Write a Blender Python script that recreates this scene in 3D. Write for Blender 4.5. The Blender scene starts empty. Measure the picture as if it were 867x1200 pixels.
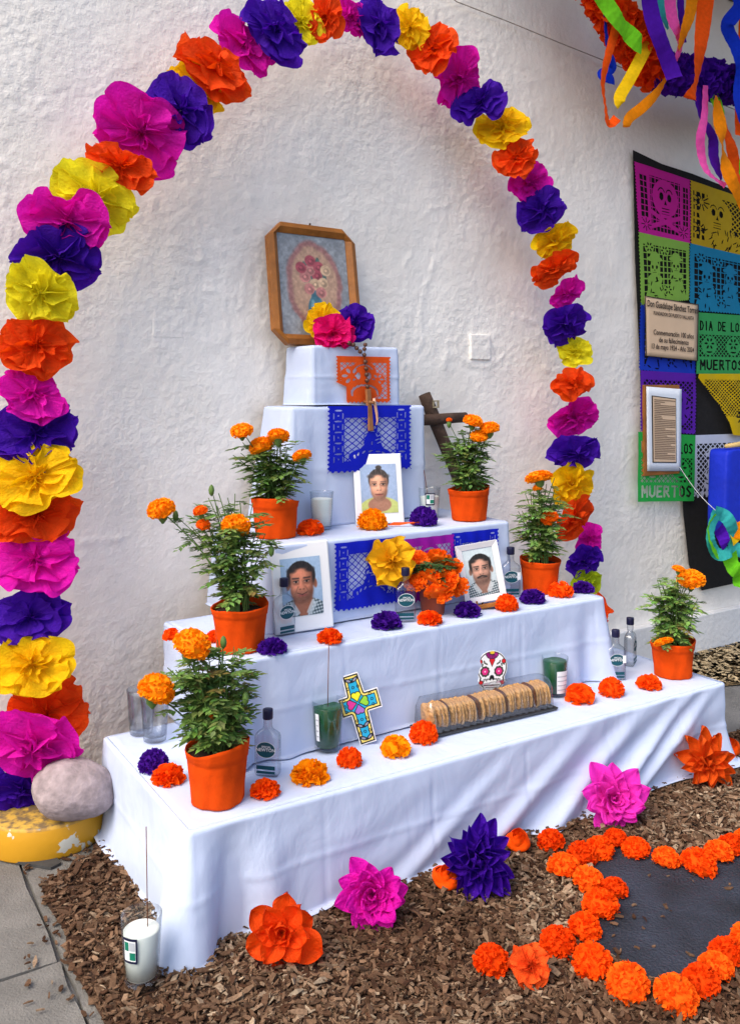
import bpy, math, random
import numpy as np
from mathutils import Vector, Matrix, noise as mnoise
R = math.radians
SC = bpy.context.scene
COL = SC.collection

# ------------------------------------------------------------------ camera, sky, sun, exposure
CAM_H = 1.4; YAW = R(32.5); F = 1050.0; CX = 433.5; HY = 455.0
cd = bpy.data.cameras.new('camera'); cam = bpy.data.objects.new('camera', cd); COL.objects.link(cam)
cam.location = (0, 0, CAM_H); cam.rotation_euler = (R(90), 0, -YAW)
cd.sensor_fit = 'VERTICAL'; cd.sensor_height = 24; cd.lens = 24 * F / 1200
cd.shift_y = -(600 - HY) / 1200; cd.clip_start = 0.05; cd.clip_end = 500
SC.camera = cam

SUN_EL = R(50); SUN_AZ = R(256)          # compass style: 0 = +y, clockwise; light comes from behind the camera's left shoulder
w = bpy.data.worlds.new('World'); SC.world = w; w.use_nodes = True
nt = w.node_tree; bg = nt.nodes['Background']
sky = nt.nodes.new('ShaderNodeTexSky'); sky.sky_type = 'NISHITA'; sky.sun_disc = False
sky.sun_elevation = SUN_EL; sky.sun_rotation = SUN_AZ; sky.air_density = 1.0; sky.dust_density = 3.5; sky.ozone_density = 1.0
nt.links.new(sky.outputs[0], bg.inputs[0]); bg.inputs[1].default_value = 0.15
sl = bpy.data.lights.new('sun', 'SUN'); sun = bpy.data.objects.new('sun', sl); COL.objects.link(sun)
sl.energy = 1.5; sl.angle = R(45); sl.color = (1.0, 0.89, 0.74)
d = Vector((math.sin(SUN_AZ) * math.cos(SUN_EL), math.cos(SUN_AZ) * math.cos(SUN_EL), math.sin(SUN_EL)))
sun.rotation_euler = d.to_track_quat('Z', 'Y').to_euler()
SC.view_settings.view_transform = 'Standard'; SC.view_settings.look = 'None'
SC.view_settings.exposure = 0.86; SC.view_settings.gamma = 1; SC.view_settings.use_curve_mapping = False

SC.cycles.transparent_max_bounces = 40; SC.cycles.max_bounces = 10

# ------------------------------------------------------------------ measuring helpers (pixels of the survey photo -> metres)
CA, SA = math.cos(YAW), math.sin(YAW)
def at_Z(px, py, Z):
    X = (px - CX) / F * Z
    return Vector((CA * X + SA * Z, -SA * X + CA * Z, CAM_H - (py - HY) / F * Z))
def on_n(px, py, n):
    return at_Z(px, py, n / (CA - SA * (px - CX) / F))
def on_h(px, py, h):
    p = at_Z(px, py, F * (CAM_H - h) / (py - HY)); p.z = h; return p
def depth(p): return SA * p.x + CA * p.y

# ------------------------------------------------------------------ materials
def lin(c):
    c = c / 255.0
    return c / 12.92 if c <= 0.04045 else ((c + 0.055) / 1.055) ** 2.4
def rgb(r, g, b): return (lin(r), lin(g), lin(b), 1.0)
MATS = {}
def mat(name, color=(0.8, 0.8, 0.8, 1), rough=0.7, var=0.12, vscale=30.0, bump=0.0, bscale=80.0, trans=0.0,
        metal=0.0, spec=0.3, attr=None, tcol=None, sheen=0.0, bdist=0.01):
    if name in MATS: return MATS[name]
    m = bpy.data.materials.new(name); m.use_nodes = True; t = m.node_tree; N = t.nodes; L = t.links
    p = N['Principled BSDF']; out = N['Material Output']
    p.inputs['Roughness'].default_value = rough; p.inputs['Metallic'].default_value = metal
    p.inputs['Specular IOR Level'].default_value = spec
    if sheen: p.inputs['Sheen Weight'].default_value = sheen
    tc = N.new('ShaderNodeTexCoord')
    csock = None
    if attr:
        a = N.new('ShaderNodeAttribute'); a.attribute_name = attr; csock = a.outputs['Color']
    if var > 0 or csock is None:
        nz = N.new('ShaderNodeTexNoise'); nz.inputs['Scale'].default_value = vscale; nz.inputs['Detail'].default_value = 5
        L.new(tc.outputs['Object'], nz.inputs['Vector'])
        mr = N.new('ShaderNodeMapRange'); mr.inputs['From Min'].default_value = 0.3; mr.inputs['From Max'].default_value = 0.7
        mr.inputs['To Min'].default_value = 1 - var; mr.inputs['To Max'].default_value = 1 + var
        L.new(nz.outputs[0], mr.inputs[0])
        mx = N.new('ShaderNodeVectorMath'); mx.operation = 'SCALE'
        if csock: L.new(csock, mx.inputs[0])
        else: mx.inputs[0].default_value = color[:3]
        L.new(mr.outputs[0], mx.inputs['Scale']); csock = mx.outputs[0]
    L.new(csock, p.inputs['Base Color'])
    if bump:
        b = N.new('ShaderNodeBump'); b.inputs['Strength'].default_value = bump; b.inputs['Distance'].default_value = bdist
        nb = N.new('ShaderNodeTexNoise'); nb.inputs['Scale'].default_value = bscale; nb.inputs['Detail'].default_value = 6
        L.new(tc.outputs['Object'], nb.inputs['Vector']); L.new(nb.outputs[0], b.inputs['Height']); L.new(b.outputs[0], p.inputs['Normal'])
    if trans:
        tr = N.new('ShaderNodeBsdfTranslucent')
        if tcol: tr.inputs[0].default_value = tcol
        else: L.new(csock, tr.inputs[0])
        ms = N.new('ShaderNodeMixShader'); ms.inputs[0].default_value = trans
        L.new(p.outputs[0], ms.inputs[1]); L.new(tr.outputs[0], ms.inputs[2]); L.new(ms.outputs[0], out.inputs[0])
    MATS[name] = m; return m
def glass(name, tint=(0.97, 0.98, 0.985, 1), rough=0.03, ior=1.45, edge=(0.74, 0.78, 0.80, 1)):
    """thin-walled clear glass: see-through, darker and shinier where seen edge-on"""
    if name in MATS: return MATS[name]
    m = bpy.data.materials.new(name); m.use_nodes = True; t = m.node_tree; N = t.nodes; L = t.links
    N.remove(N['Principled BSDF']); out = N['Material Output']
    lw = N.new('ShaderNodeLayerWeight'); lw.inputs[0].default_value = 0.25
    mc = N.new('ShaderNodeMix'); mc.data_type = 'RGBA'; mc.inputs[6].default_value = tint; mc.inputs[7].default_value = edge
    L.new(lw.outputs['Facing'], mc.inputs[0])
    tr = N.new('ShaderNodeBsdfTransparent'); L.new(mc.outputs[2], tr.inputs[0])
    gl = N.new('ShaderNodeBsdfGlossy'); gl.inputs['Roughness'].default_value = rough
    l2 = N.new('ShaderNodeLayerWeight'); l2.inputs[0].default_value = 0.5
    pw_ = N.new('ShaderNodeMath'); pw_.operation = 'POWER'; pw_.inputs[1].default_value = 4.0; L.new(l2.outputs['Facing'], pw_.inputs[0])
    fr = N.new('ShaderNodeMath'); fr.operation = 'MULTIPLY_ADD'; fr.inputs[1].default_value = 0.55; fr.inputs[2].default_value = (ior - 1) ** 2 / (ior + 1) ** 2; L.new(pw_.outputs[0], fr.inputs[0])
    ms = N.new('ShaderNodeMixShader'); L.new(fr.outputs[0], ms.inputs[0]); L.new(tr.outputs[0], ms.inputs[1]); L.new(gl.outputs[0], ms.inputs[2])
    L.new(ms.outputs[0], out.inputs[0]); MATS[name] = m; return m

# tissue and crepe paper colours
TIS = {}
for k, c in dict(orange=(240, 78, 8), magenta=(228, 16, 180), purple=(74, 16, 172), yellow=(250, 206, 8), hot_pink=(232, 10, 120),
                 lime=(205, 222, 40), lemon=(244, 232, 36)).items():
    TIS[k] = mat('tissue_' + k, rgb(*c), 0.7, 0.16, 2.5, 0.6, 16, 0.42, spec=0.2, bdist=0.010)
CREPE = {}
for k, c in dict(orange=(238, 84, 14), magenta=(220, 22, 150), purple=(78, 22, 165), yellow=(246, 200, 20), green=(120, 214, 40), blue=(18, 52, 190),
                 pink=(246, 90, 176), amber=(240, 138, 10), teal=(60, 180, 176)).items():
    CREPE[k] = mat('crepe_' + k, rgb(*c), 0.8, 0.1, 60, 0.3, 300, 0.25, spec=0.1, bdist=0.002)
PAPER_ORANGE = mat('pompom_orange', rgb(246, 86, 8), 0.8, 0.14, 60, 0, 1, 0.25, spec=0.1)
POM = [PAPER_ORANGE, mat('pompom_orange_light', rgb(250, 104, 18), 0.8, 0.14, 60, 0, 1, 0.25, spec=0.1), mat('pompom_orange_deep', rgb(230, 70, 4), 0.8, 0.14, 60, 0, 1, 0.25, spec=0.1)]
PAPER_YELLOW = mat('pompom_yellow', rgb(248, 150, 4), 0.8, 0.14, 60, 0, 1, 0.25, spec=0.1)
PAPER_PURPLE = mat('pompom_purple', rgb(70, 20, 140), 0.8, 0.2, 60, 0, 1, 0.2, spec=0.1)
MARI = mat('marigold_petal', rgb(252, 152, 0), 0.7, 0.15, 50, 0, 1, 0.25, spec=0.2)
MARI_DEEP = mat('marigold_deep', rgb(250, 112, 0), 0.7, 0.15, 50, 0, 1, 0.25, spec=0.2)
LEAF = mat('marigold_leaf', attr='Col', rough=0.55, var=0.12, trans=0.25, spec=0.35)
STEM = mat('stem', rgb(84, 112, 52), 0.6, 0.2, 60)
FELT = mat('felt_orange', rgb(206, 68, 8), 0.95, 0.16, 18, 0.6, 70, spec=0.1, bdist=0.003)
SOIL = mat('soil', rgb(52, 36, 26), 0.95, 0.4, 90, 0.9, 120)
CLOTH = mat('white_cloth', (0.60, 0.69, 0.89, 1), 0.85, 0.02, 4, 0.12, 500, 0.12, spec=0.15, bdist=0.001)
def _wrinkles(m):
    t = m.node_tree; N = t.nodes; L = t.links; p = N['Principled BSDF']; old = p.inputs['Normal'].links[0].from_socket
    tc = N.new('ShaderNodeTexCoord'); mp = N.new('ShaderNodeMapping'); mp.inputs['Scale'].default_value = (1, 1, .55); mp.inputs['Rotation'].default_value = (0, R(28), 0); L.new(tc.outputs['Object'], mp.inputs[0])
    n = N.new('ShaderNodeTexNoise'); n.inputs['Scale'].default_value = 6.5; n.inputs['Detail'].default_value = 4; n.inputs['Distortion'].default_value = .8; L.new(mp.outputs[0], n.inputs['Vector'])
    b = N.new('ShaderNodeBump'); b.inputs['Strength'].default_value = .30; b.inputs['Distance'].default_value = .03; L.new(n.outputs[0], b.inputs['Height']); L.new(old, b.inputs['Normal']); L.new(b.outputs[0], p.inputs['Normal'])
_wrinkles(CLOTH)
GLASS = glass('clear_glass'); GLASS_B = glass('bottle_glass', (0.94, 0.955, 0.97, 1), 0.05, 1.85, (0.42, 0.46, 0.53, 1))
PLASTIC = glass('clear_plastic', (0.98, 0.985, 0.99, 1), 0.16, 2.1, (0.74, 0.78, 0.84, 1))
WAX = mat('white_wax', rgb(236, 240, 232), 0.5, 0.03, 20, spec=0.4)
WAX_G = mat('green_wax', rgb(6, 76, 36), 0.35, 0.08, 20, spec=0.5)
NAVY = mat('navy_cap', rgb(24, 26, 58), 0.45, 0.1, 50)
PRINT = mat('printed_paper', attr='Col', rough=0.45, var=0.0, spec=0.35)
INK = mat('ink', rgb(46, 40, 38), 0.7, 0.05)
STICK = mat('incense', rgb(112, 66, 44), 0.8, 0.15, 90)
WOOD = mat('frame_wood', rgb(148, 92, 36), 0.45, 0.25, 14, 0.25, 60)
DWOOD = mat('dark_wood', rgb(74, 56, 46), 0.8, 0.3, 22, 0.6, 60)

# ------------------------------------------------------------------ object helpers
def tag(o, label, cat=None, group=None, kind=None):
    if label: o['label'] = label
    if cat: o['category'] = cat
    if group: o['group'] = group
    if kind: o['kind'] = kind
    return o
def obj(name, me, m=None, parent=None, loc=None, rot=None, scale=None):
    o = bpy.data.objects.new(name, me); COL.objects.link(o)
    if m is not None and me is not None:
        if not me.materials: me.materials.append(None)
        o.material_slots[0].link = 'OBJECT'; o.material_slots[0].material = m
    if parent is not None: o.parent = parent
    if loc is not None: o.location = loc
    if rot is not None: o.rotation_euler = rot
    if scale is not None: o.scale = (scale,) * 3 if isinstance(scale, (int, float)) else scale
    return o
def thing(name, label, cat, loc=(0, 0, 0), rz=0.0, group=None):
    o = bpy.data.objects.new(name, None); COL.objects.link(o); o.empty_display_size = 0.05
    o.location = loc; o.rotation_euler = (0, 0, rz); return tag(o, label, cat, group)
class MB:
    def __init__(s): s.v = []; s.f = []; s.c = []
    def add(s, vs, fs, col=None):
        b = len(s.v); s.v += [tuple(v) for v in vs]; s.f += [tuple(b + i for i in f) for f in fs]
        if col is not None: s.c += [col] * len(vs)
    def grid(s, rows, closed=False, col=None):
        nr = len(rows); nc = len(rows[0]); fs = []
        for i in range(nr - 1):
            for j in range(nc if closed else nc - 1):
                k = (j + 1) % nc; fs.append((i * nc + j, i * nc + k, (i + 1) * nc + k, (i + 1) * nc + j))
        s.add([p for r in rows for p in r], fs, col)
    def tube(s, pts, rad, seg=8, cap=True, col=None):
        pts = [Vector(p) for p in pts]; rows = []; n = len(pts)
        for i, p in enumerate(pts):
            t = (pts[min(i + 1, n - 1)] - pts[max(i - 1, 0)]).normalized()
            a = t.orthogonal().normalized() if i == 0 else (a - t * a.dot(t)).normalized()
            b = t.cross(a); r = rad[i] if isinstance(rad, (list, tuple)) else rad
            rows.append([p + (a * math.cos(q) + b * math.sin(q)) * r for q in [2 * math.pi * k / seg for k in range(seg)]])
        s.grid(rows, True, col)
        if cap:
            b0 = len(s.v); s.f.append(tuple(range(b0 - seg, b0))); s.f.append(tuple(reversed(range(b0 - n * seg, b0 - (n - 1) * seg))))
    def lathe(s, prof, seg=32, cap0=False, cap1=False, col=None, sx=1, sy=1):
        s.grid([[(r * math.cos(2 * math.pi * k / seg) * sx, r * math.sin(2 * math.pi * k / seg) * sy, z) for k in range(seg)] for r, z in prof], True, col)
        b0 = len(s.v)
        if cap1: s.f.append(tuple(range(b0 - seg, b0)))
        if cap0: s.f.append(tuple(reversed(range(b0 - len(prof) * seg, b0 - (len(prof) - 1) * seg))))
    def box(s, lo, hi, col=None, M=None):
        x0, y0, z0 = lo; x1, y1, z1 = hi
        vs = [Vector(p) for p in ((x0, y0, z0), (x1, y0, z0), (x1, y1, z0), (x0, y1, z0), (x0, y0, z1), (x1, y0, z1), (x1, y1, z1), (x0, y1, z1))]
        if M is not None: vs = [M @ v for v in vs]
        s.add(vs, [(0, 3, 2, 1), (4, 5, 6, 7), (0, 1, 5, 4), (1, 2, 6, 5), (2, 3, 7, 6), (3, 0, 4, 7)], col)
    def mesh(s, name='mesh', smooth=True):
        me = bpy.data.meshes.new(name); me.from_pydata(s.v, [], s.f)
        if s.c and len(s.c) == len(s.v):
            a = me.color_attributes.new('Col', 'FLOAT_COLOR', 'POINT'); a.data.foreach_set('color', np.array(s.c, dtype=np.float32).ravel())
        me.polygons.foreach_set('use_smooth', [smooth] * len(me.polygons)); me.update(); return me
    def build(s, name, m, parent=None, smooth=True, **k): return obj(name, s.mesh(name, smooth), m, parent, **k)
def bevel(o, wd=0.003, seg=2, ang=40):
    b = o.modifiers.new('bevel', 'BEVEL'); b.width = wd; b.segments = seg; b.limit_method = 'ANGLE'; b.angle_limit = R(ang); return o
def np_mesh(name, V, Fq, colors=None, smooth=True):
    me = bpy.data.meshes.new(name); V = np.asarray(V, dtype=np.float32); Fq = np.asarray(Fq, dtype=np.int32); k = Fq.shape[1]
    me.vertices.add(len(V)); me.vertices.foreach_set('co', V.ravel())
    me.loops.add(Fq.size); me.loops.foreach_set('vertex_index', Fq.ravel())
    me.polygons.add(len(Fq)); me.polygons.foreach_set('loop_start', np.arange(0, Fq.size, k, dtype=np.int32))
    me.polygons.foreach_set('loop_total', np.full(len(Fq), k, dtype=np.int32))
    me.polygons.foreach_set('use_smooth', np.full(len(Fq), smooth))
    me.update(calc_edges=True)
    if colors is not None:
        a = me.color_attributes.new('Col', 'FLOAT_COLOR', 'POINT'); a.data.foreach_set('color', np.asarray(colors, dtype=np.float32).ravel())
    return me
def vnoise(x, y, seed=0):
    """smooth value noise on arrays, -1..1"""
    xi = np.floor(x).astype(np.int64); yi = np.floor(y).astype(np.int64); fx = x - xi; fy = y - yi
    fx = fx * fx * (3 - 2 * fx); fy = fy * fy * (3 - 2 * fy)
    def h(a, b):
        n = (a * 374761393 + b * 668265263 + seed * 982451653) & 0x7fffffff
        n = ((n ^ (n >> 13)) * 1274126177) & 0x7fffffff
        return ((n ^ (n >> 16)) & 0xffff) / 32767.5 - 1
    return (h(xi, yi) * (1 - fx) + h(xi + 1, yi) * fx) * (1 - fy) + (h(xi, yi + 1) * (1 - fx) + h(xi + 1, yi + 1) * fx) * fy
def fbm(x, y, o=4, seed=0):
    r = 0; a = 1
    for i in range(o): r = r + a * vnoise(x * 2 ** i, y * 2 ** i, seed + i * 7); a *= 0.5
    return r
def grid_faces(nx, ny):
    i = np.arange(ny - 1)[:, None] * nx + np.arange(nx - 1)[None, :]
    return np.stack([i, i + 1, i + 1 + nx, i + nx], -1).reshape(-1, 4)

# ------------------------------------------------------------------ drawing on paper: a small raster of signed distances
class Cv:
    def __init__(s, w, h, n=120):
        s.w, s.h = w, h; s.nx = n; s.ny = int(n * h / w); s.px = w / n
        x = (np.arange(s.nx) + 0.5) / s.nx * w; y = (np.arange(s.ny) + 0.5) / s.ny * h
        s.X, s.Y = np.meshgrid(x, y); s.m = np.ones(s.X.shape, bool); s.c = np.ones(s.X.shape + (3,)) * 0.8
    def ell(s, cx, cy, rx, ry, rot=0):
        c, n = math.cos(R(rot)), math.sin(R(rot)); x = (s.X - cx) * c + (s.Y - cy) * n; y = -(s.X - cx) * n + (s.Y - cy) * c
        return (np.sqrt((x / rx) ** 2 + (y / ry) ** 2) - 1) * min(rx, ry)
    def rect(s, x0, y0, x1, y1, r=0):
        qx = np.abs(s.X - (x0 + x1) / 2) - (x1 - x0) / 2 + r; qy = np.abs(s.Y - (y0 + y1) / 2) - (y1 - y0) / 2 + r
        return np.minimum(np.maximum(qx, qy), 0) + np.hypot(np.maximum(qx, 0), np.maximum(qy, 0)) - r
    def seg(s, x0, y0, x1, y1, w):
        dx, dy = x1 - x0, y1 - y0; t = np.clip(((s.X - x0) * dx + (s.Y - y0) * dy) / (dx * dx + dy * dy + 1e-12), 0, 1)
        return np.hypot(s.X - x0 - t * dx, s.Y - y0 - t * dy) - w
    def poly(s, P):
        ins = np.zeros(s.X.shape, bool); dd = np.full(s.X.shape, 9.0)
        for (x0, y0), (x1, y1) in zip(P, P[1:] + P[:1]):
            dd = np.minimum(dd, s.seg(x0, y0, x1, y1, 0))
            if y0 != y1: ins ^= ((y0 > s.Y) != (y1 > s.Y)) & (s.X < (x1 - x0) * (s.Y - y0) / (y1 - y0) + x0)
        return np.where(ins, -dd, dd)
    def cut(s, d): s.m &= d > 0
    def keep(s, d): s.m |= d < 0
    def paint(s, d, col, a=1.0, soft=None):
        al = np.clip(0.5 - d / (soft or s.px * 1.2), 0, 1)[..., None] * a; s.c = s.c * (1 - al) + np.array(col) * al
    def out(s, d, col, w, fill=None):
        if fill is not None: s.paint(d, fill)
        s.paint(np.abs(d) - w, col)
STROKES = {'A': [(0, 0, .5, 1), (.5, 1, 1, 0), (.22, .38, .78, .38)], 'D': [(0, 0, 0, 1), (0, 1, .6, .95), (.6, .95, 1, .5), (1, .5, .6, .05), (.6, .05, 0, 0)], 'E': [(0, 0, 0, 1), (0, 1, .9, 1), (0, .52, .7, .52), (0, 0, .9, 0)],
           'I': [(.5, 0, .5, 1)], 'L': [(0, 1, 0, 0), (0, 0, .9, 0)], 'M': [(0, 0, .05, 1), (.05, 1, .5, .4), (.5, .4, .95, 1), (.95, 1, 1, 0)], 'O': [(.1, .2, .1, .8), (.1, .8, .5, 1), (.5, 1, .9, .8), (.9, .8, .9, .2), (.9, .2, .5, 0), (.5, 0, .1, .2)],
           'R': [(0, 0, 0, 1), (0, 1, .8, .95), (.8, .95, .8, .55), (.8, .55, 0, .5), (.35, .5, .95, 0)], 'S': [(.9, .9, .4, 1), (.4, 1, .05, .78), (.05, .78, .85, .3), (.85, .3, .5, 0), (.5, 0, .05, .1)], 'T': [(0, 1, 1, 1), (.5, 1, .5, 0)], 'U': [(0, 1, .05, .2), (.05, .2, .5, 0), (.5, 0, .95, .2), (.95, .2, 1, 1)]}
def letters(cv, txt, x0, y0, x1, y1, w):
    """distance to hand-cut letters filling the box"""
    n = len(txt); cw = (x1 - x0) / n; dd = np.full(cv.X.shape, 9.0)
    for i, ch in enumerate(txt):
        for (a, b, c, d_) in STROKES.get(ch, ()):
            f = lambda q: x0 + (i + .14 + .66 * q) * cw
            dd = np.minimum(dd, cv.seg(f(a), y0 + (y1 - y0) * b, f(c), y0 + (y1 - y0) * d_, w))
    return dd
def picado_mesh(cv, name='papel', wave=None):
    """real cut paper: a fine sheet with every hole left open"""
    nx, ny = cv.nx, cv.ny; gx = np.arange(nx + 1) / nx * cv.w - cv.w / 2; gz = np.arange(ny + 1) / ny * cv.h - cv.h
    X, Z = np.meshgrid(gx, gz); Yo = np.zeros_like(X) if wave is None else wave(X, Z)
    fq = grid_faces(nx + 1, ny + 1)[cv.m.ravel()]
    used = np.unique(fq); remap = np.full((nx + 1) * (ny + 1), -1); remap[used] = np.arange(len(used))
    V = np.stack([X, Yo, Z], -1).reshape(-1, 3)[used]
    return np_mesh(name, V, remap[fq])
def print_mesh(cv, name='print', wave=None, masked=False):
    nx, ny = cv.nx, cv.ny; X = cv.X - cv.w / 2; Z = cv.Y; Yo = np.zeros_like(X) if wave is None else wave(X, Z)
    fq = grid_faces(nx, ny); c = np.clip(cv.c, 0, 1); c = np.where(c <= 0.04045, c / 12.92, ((c + 0.055) / 1.055) ** 2.4)
    V = np.stack([X, Yo, Z], -1).reshape(-1, 3); C = np.concatenate([c.reshape(-1, 3), np.ones((nx * ny, 1))], 1)
    if masked:
        mm = cv.m.ravel(); fq = fq[mm[fq].all(1)]; used = np.unique(fq); remap = np.full(nx * ny, -1); remap[used] = np.arange(len(used))
        V, C, fq = V[used], C[used], remap[fq]
    return np_mesh(name, V, fq, C)
def text_mesh(txt, size, name='lettering', align='CENTER', bold=0.0):
    cu = bpy.data.curves.new(name, 'FONT'); cu.body = txt; cu.size = size; cu.align_x = align; cu.offset = bold; cu.resolution_u = 3
    o = bpy.data.objects.new('tmp', cu); COL.objects.link(o); dg = bpy.context.evaluated_depsgraph_get()
    me = bpy.data.meshes.new_from_object(o.evaluated_get(dg)); bpy.data.objects.remove(o); return me

# ------------------------------------------------------------------ ground: asphalt sheet, pavement slabs, mulch bed
WALL_N = 3.10
H1, H2, H3, H4, H5 = 0.314, 0.619, 0.898, 1.334, 1.557
def poly_obj(name, pts, z, m, kind='structure'):
    mb = MB(); mb.add([(p[0], p[1], z) for p in pts], [tuple(range(len(pts)))]); o = mb.build(name, m, None, False); tag(o, None, kind=kind); return o
ASPH = mat('grey_asphalt', rgb(104, 104, 104), 0.95, 0.25, 6, 0.8, 220, bdist=0.004)
CONC = mat('concrete', rgb(112, 110, 106), 0.9, 0.22, 9, 0.9, 160, bdist=0.004)
DARK = mat('dark_asphalt', rgb(40, 46, 58), 0.7, 0.6, 6, 1.0, 120, spec=0.4, bdist=0.012)
MULCH_BASE = mat('mulch_base', rgb(72, 52, 40), 0.95, 0.4, 60, 1.0, 90)
poly_obj('ground', [(-60, -60), (60, -60), (60, 60), (-60, 60)], -0.012, ASPH)
def g(px, py, z=0.0): p = on_h(px, py, z); return (p.x, p.y)
EDGE = [g(*p) for p in ((140, 940), (126, 985), (100, 1012), (48, 1042), (55, 1065), (78, 1100), (77, 1130), (96, 1160), (120, 1200), (150, 1290), (170, 1500))]
MULCH_POLY = EDGE + [g(1300, 1500), g(1180, 840), g(985, 828), g(852, 866), (2.9, 2.6), (1.0, 2.78)]
HOLE = [g(540 + x / 2.651, 840 + y / 2.651) for x, y in ((395, 480), (450, 420), (590, 430), (690, 470), (780, 450), (900, 400), (1050, 400), (1180, 520), (1050, 640), (900, 700),
        (800, 760), (690, 830), (600, 850), (520, 810), (400, 740), (400, 650), (460, 570))]
def inside(poly, x, y):
    x = np.asarray(x); y = np.asarray(y); ins = np.zeros(x.shape, bool)
    for (x0, y0), (x1, y1) in zip(poly, poly[1:] + poly[:1]):
        if y0 != y1: ins ^= ((y0 > y) != (y1 > y)) & (x < (x1 - x0) * (y - y0) / (y1 - y0) + x0)
    return ins
# concrete slabs with open joints between them
J0, J1, J2 = g(27, 1022), g(72, 1128), g(-20, 1180)
dv = Vector((J1[0] - J0[0], J1[1] - J0[1])).normalized(); dn = Vector((-dv.y, dv.x))
pav = thing('pavement', None, None); tag(pav, None, kind='structure')
rs = random.Random(4)
def slab(a0, a1, b0, b1):
    pts = []
    for k in range(12): pts.append((a0 + (a1 - a0) * k / 12, b0))
    for k in range(12): pts.append((a1, b0 + (b1 - b0) * k / 12))
    for k in range(12): pts.append((a1 + (a0 - a1) * k / 12, b1))
    for k in range(12): pts.append((a0, b1 + (b0 - b1) * k / 12))
    top = []
    for a, b in pts:
        q = Vector(J1) + dv * (a + rs.uniform(-.004, .004)) + dn * (b + rs.uniform(-.004, .004)); top.append((min(q.x, 9), min(q.y, WALL_N + 0.02)))
    n = len(top); z = 0.004 + rs.uniform(0, .003); mb = MB()
    mb.add([(x, y, z) for x, y in top] + [(x, y, -0.03) for x, y in top], [tuple(range(n))] + [(k, k + n, (k + 1) % n + n, (k + 1) % n) for k in range(n)])
    mb.build('slab', CONC, pav, False)
side = 1 if (Vector(J2) - Vector(J1)).dot(dn) > 0 else -1
for a0, a1 in ((-1.5, -0.006), (0.006, 1.2)):
    for b0, b1 in ((0.006, 0.9), (0.915, 1.8), (-0.006, -0.9), (-0.915, -1.8)): slab(a0, a1, b0 * side, b1 * side)
poly_obj('mulch_bed', MULCH_POLY, 0.013, MULCH_BASE)
ap = poly_obj('asphalt_patch', HOLE, 0.024, DARK)
# wood chips: thousands of real splinters
rng = np.random.default_rng(7)
def chips(name, n, region, size, colf, zlo, zhi, tilt=0.5, label=None, excl=None):
    xs = np.array([p[0] for p in region]); ys = np.array([p[1] for p in region])
    P = np.zeros((0, 2))
    while len(P) < n:
        q = np.stack([rng.uniform(xs.min(), xs.max(), n * 3), rng.uniform(ys.min(), ys.max(), n * 3)], 1)
        k = inside(region, q[:, 0], q[:, 1]) & (q[:, 0] * SA + q[:, 1] * CA > 1.75)
        ix = q[:, 0] * CA - q[:, 1] * SA; iz = q[:, 0] * SA + q[:, 1] * CA
        k &= (np.abs(ix / iz * F) < 520)
        if excl is not None: k &= ~excl(q[:, 0], q[:, 1])
        P = np.concatenate([P, q[k]])
    P = P[:n]
    L = rng.lognormal(math.log(size), 0.55, n).clip(size * .3, size * 3.4); W = L * rng.uniform(0.14, 0.6, n); W = np.minimum(W, .015); T = rng.uniform(0.0015, 0.004, n)
    a = rng.uniform(0, 2 * np.pi, n); ti = rng.normal(0, tilt * .5, n); ro = rng.normal(0, tilt * .6, n); z = rng.uniform(zlo, zhi, n)
    tp = rng.uniform(0.1, 1.0, (n, 2)); bend = rng.normal(0, 0.12, n) * L
    loc = np.zeros((n, 12, 3))
    for i, (sx, tk) in enumerate(((-1, 0), (0, None), (1, 1))):
        ww = W * (tp[:, tk] if tk is not None else 1.0); bz = bend if tk is None else 0
        for j, (sy, sz) in enumerate(((-1, -1), (1, -1), (1, 1), (-1, 1))):
            loc[:, i * 4 + j] = np.stack([sx * L / 2, sy * ww / 2, sz * T / 2 + bz], 1)
    cr, sr = np.cos(ro)[:, None], np.sin(ro)[:, None]; y, zz = loc[..., 1] * cr - loc[..., 2] * sr, loc[..., 1] * sr + loc[..., 2] * cr
    ct, st = np.cos(ti)[:, None], np.sin(ti)[:, None]; x, zz = loc[..., 0] * ct - zz * st, loc[..., 0] * st + zz * ct
    c, s = np.cos(a)[:, None], np.sin(a)[:, None]
    V = np.stack([x * c - y * s + P[:, :1], x * s + y * c + P[:, 1:2], np.maximum(zz + z[:, None], 0.012)], -1).reshape(-1, 3)
    q = []
    for i in (0, 4):
        for j in range(4): q.append((i + j, i + (j + 1) % 4, i + 4 + (j + 1) % 4, i + 4 + j))
    q += [(3, 2, 1, 0), (8, 9, 10, 11)]
    Fq = (np.array(q)[None] + (np.arange(n) * 12)[:, None, None]).reshape(-1, 4)
    C = np.repeat(colf(P, rng, n), 12, axis=0)
    o = obj(name, np_mesh(name, V, Fq, C, False), mat('wood_chip', attr='Col', rough=0.9, var=0.3, vscale=140, spec=0.1)); tag(o, label, None, kind='stuff'); return o
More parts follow.
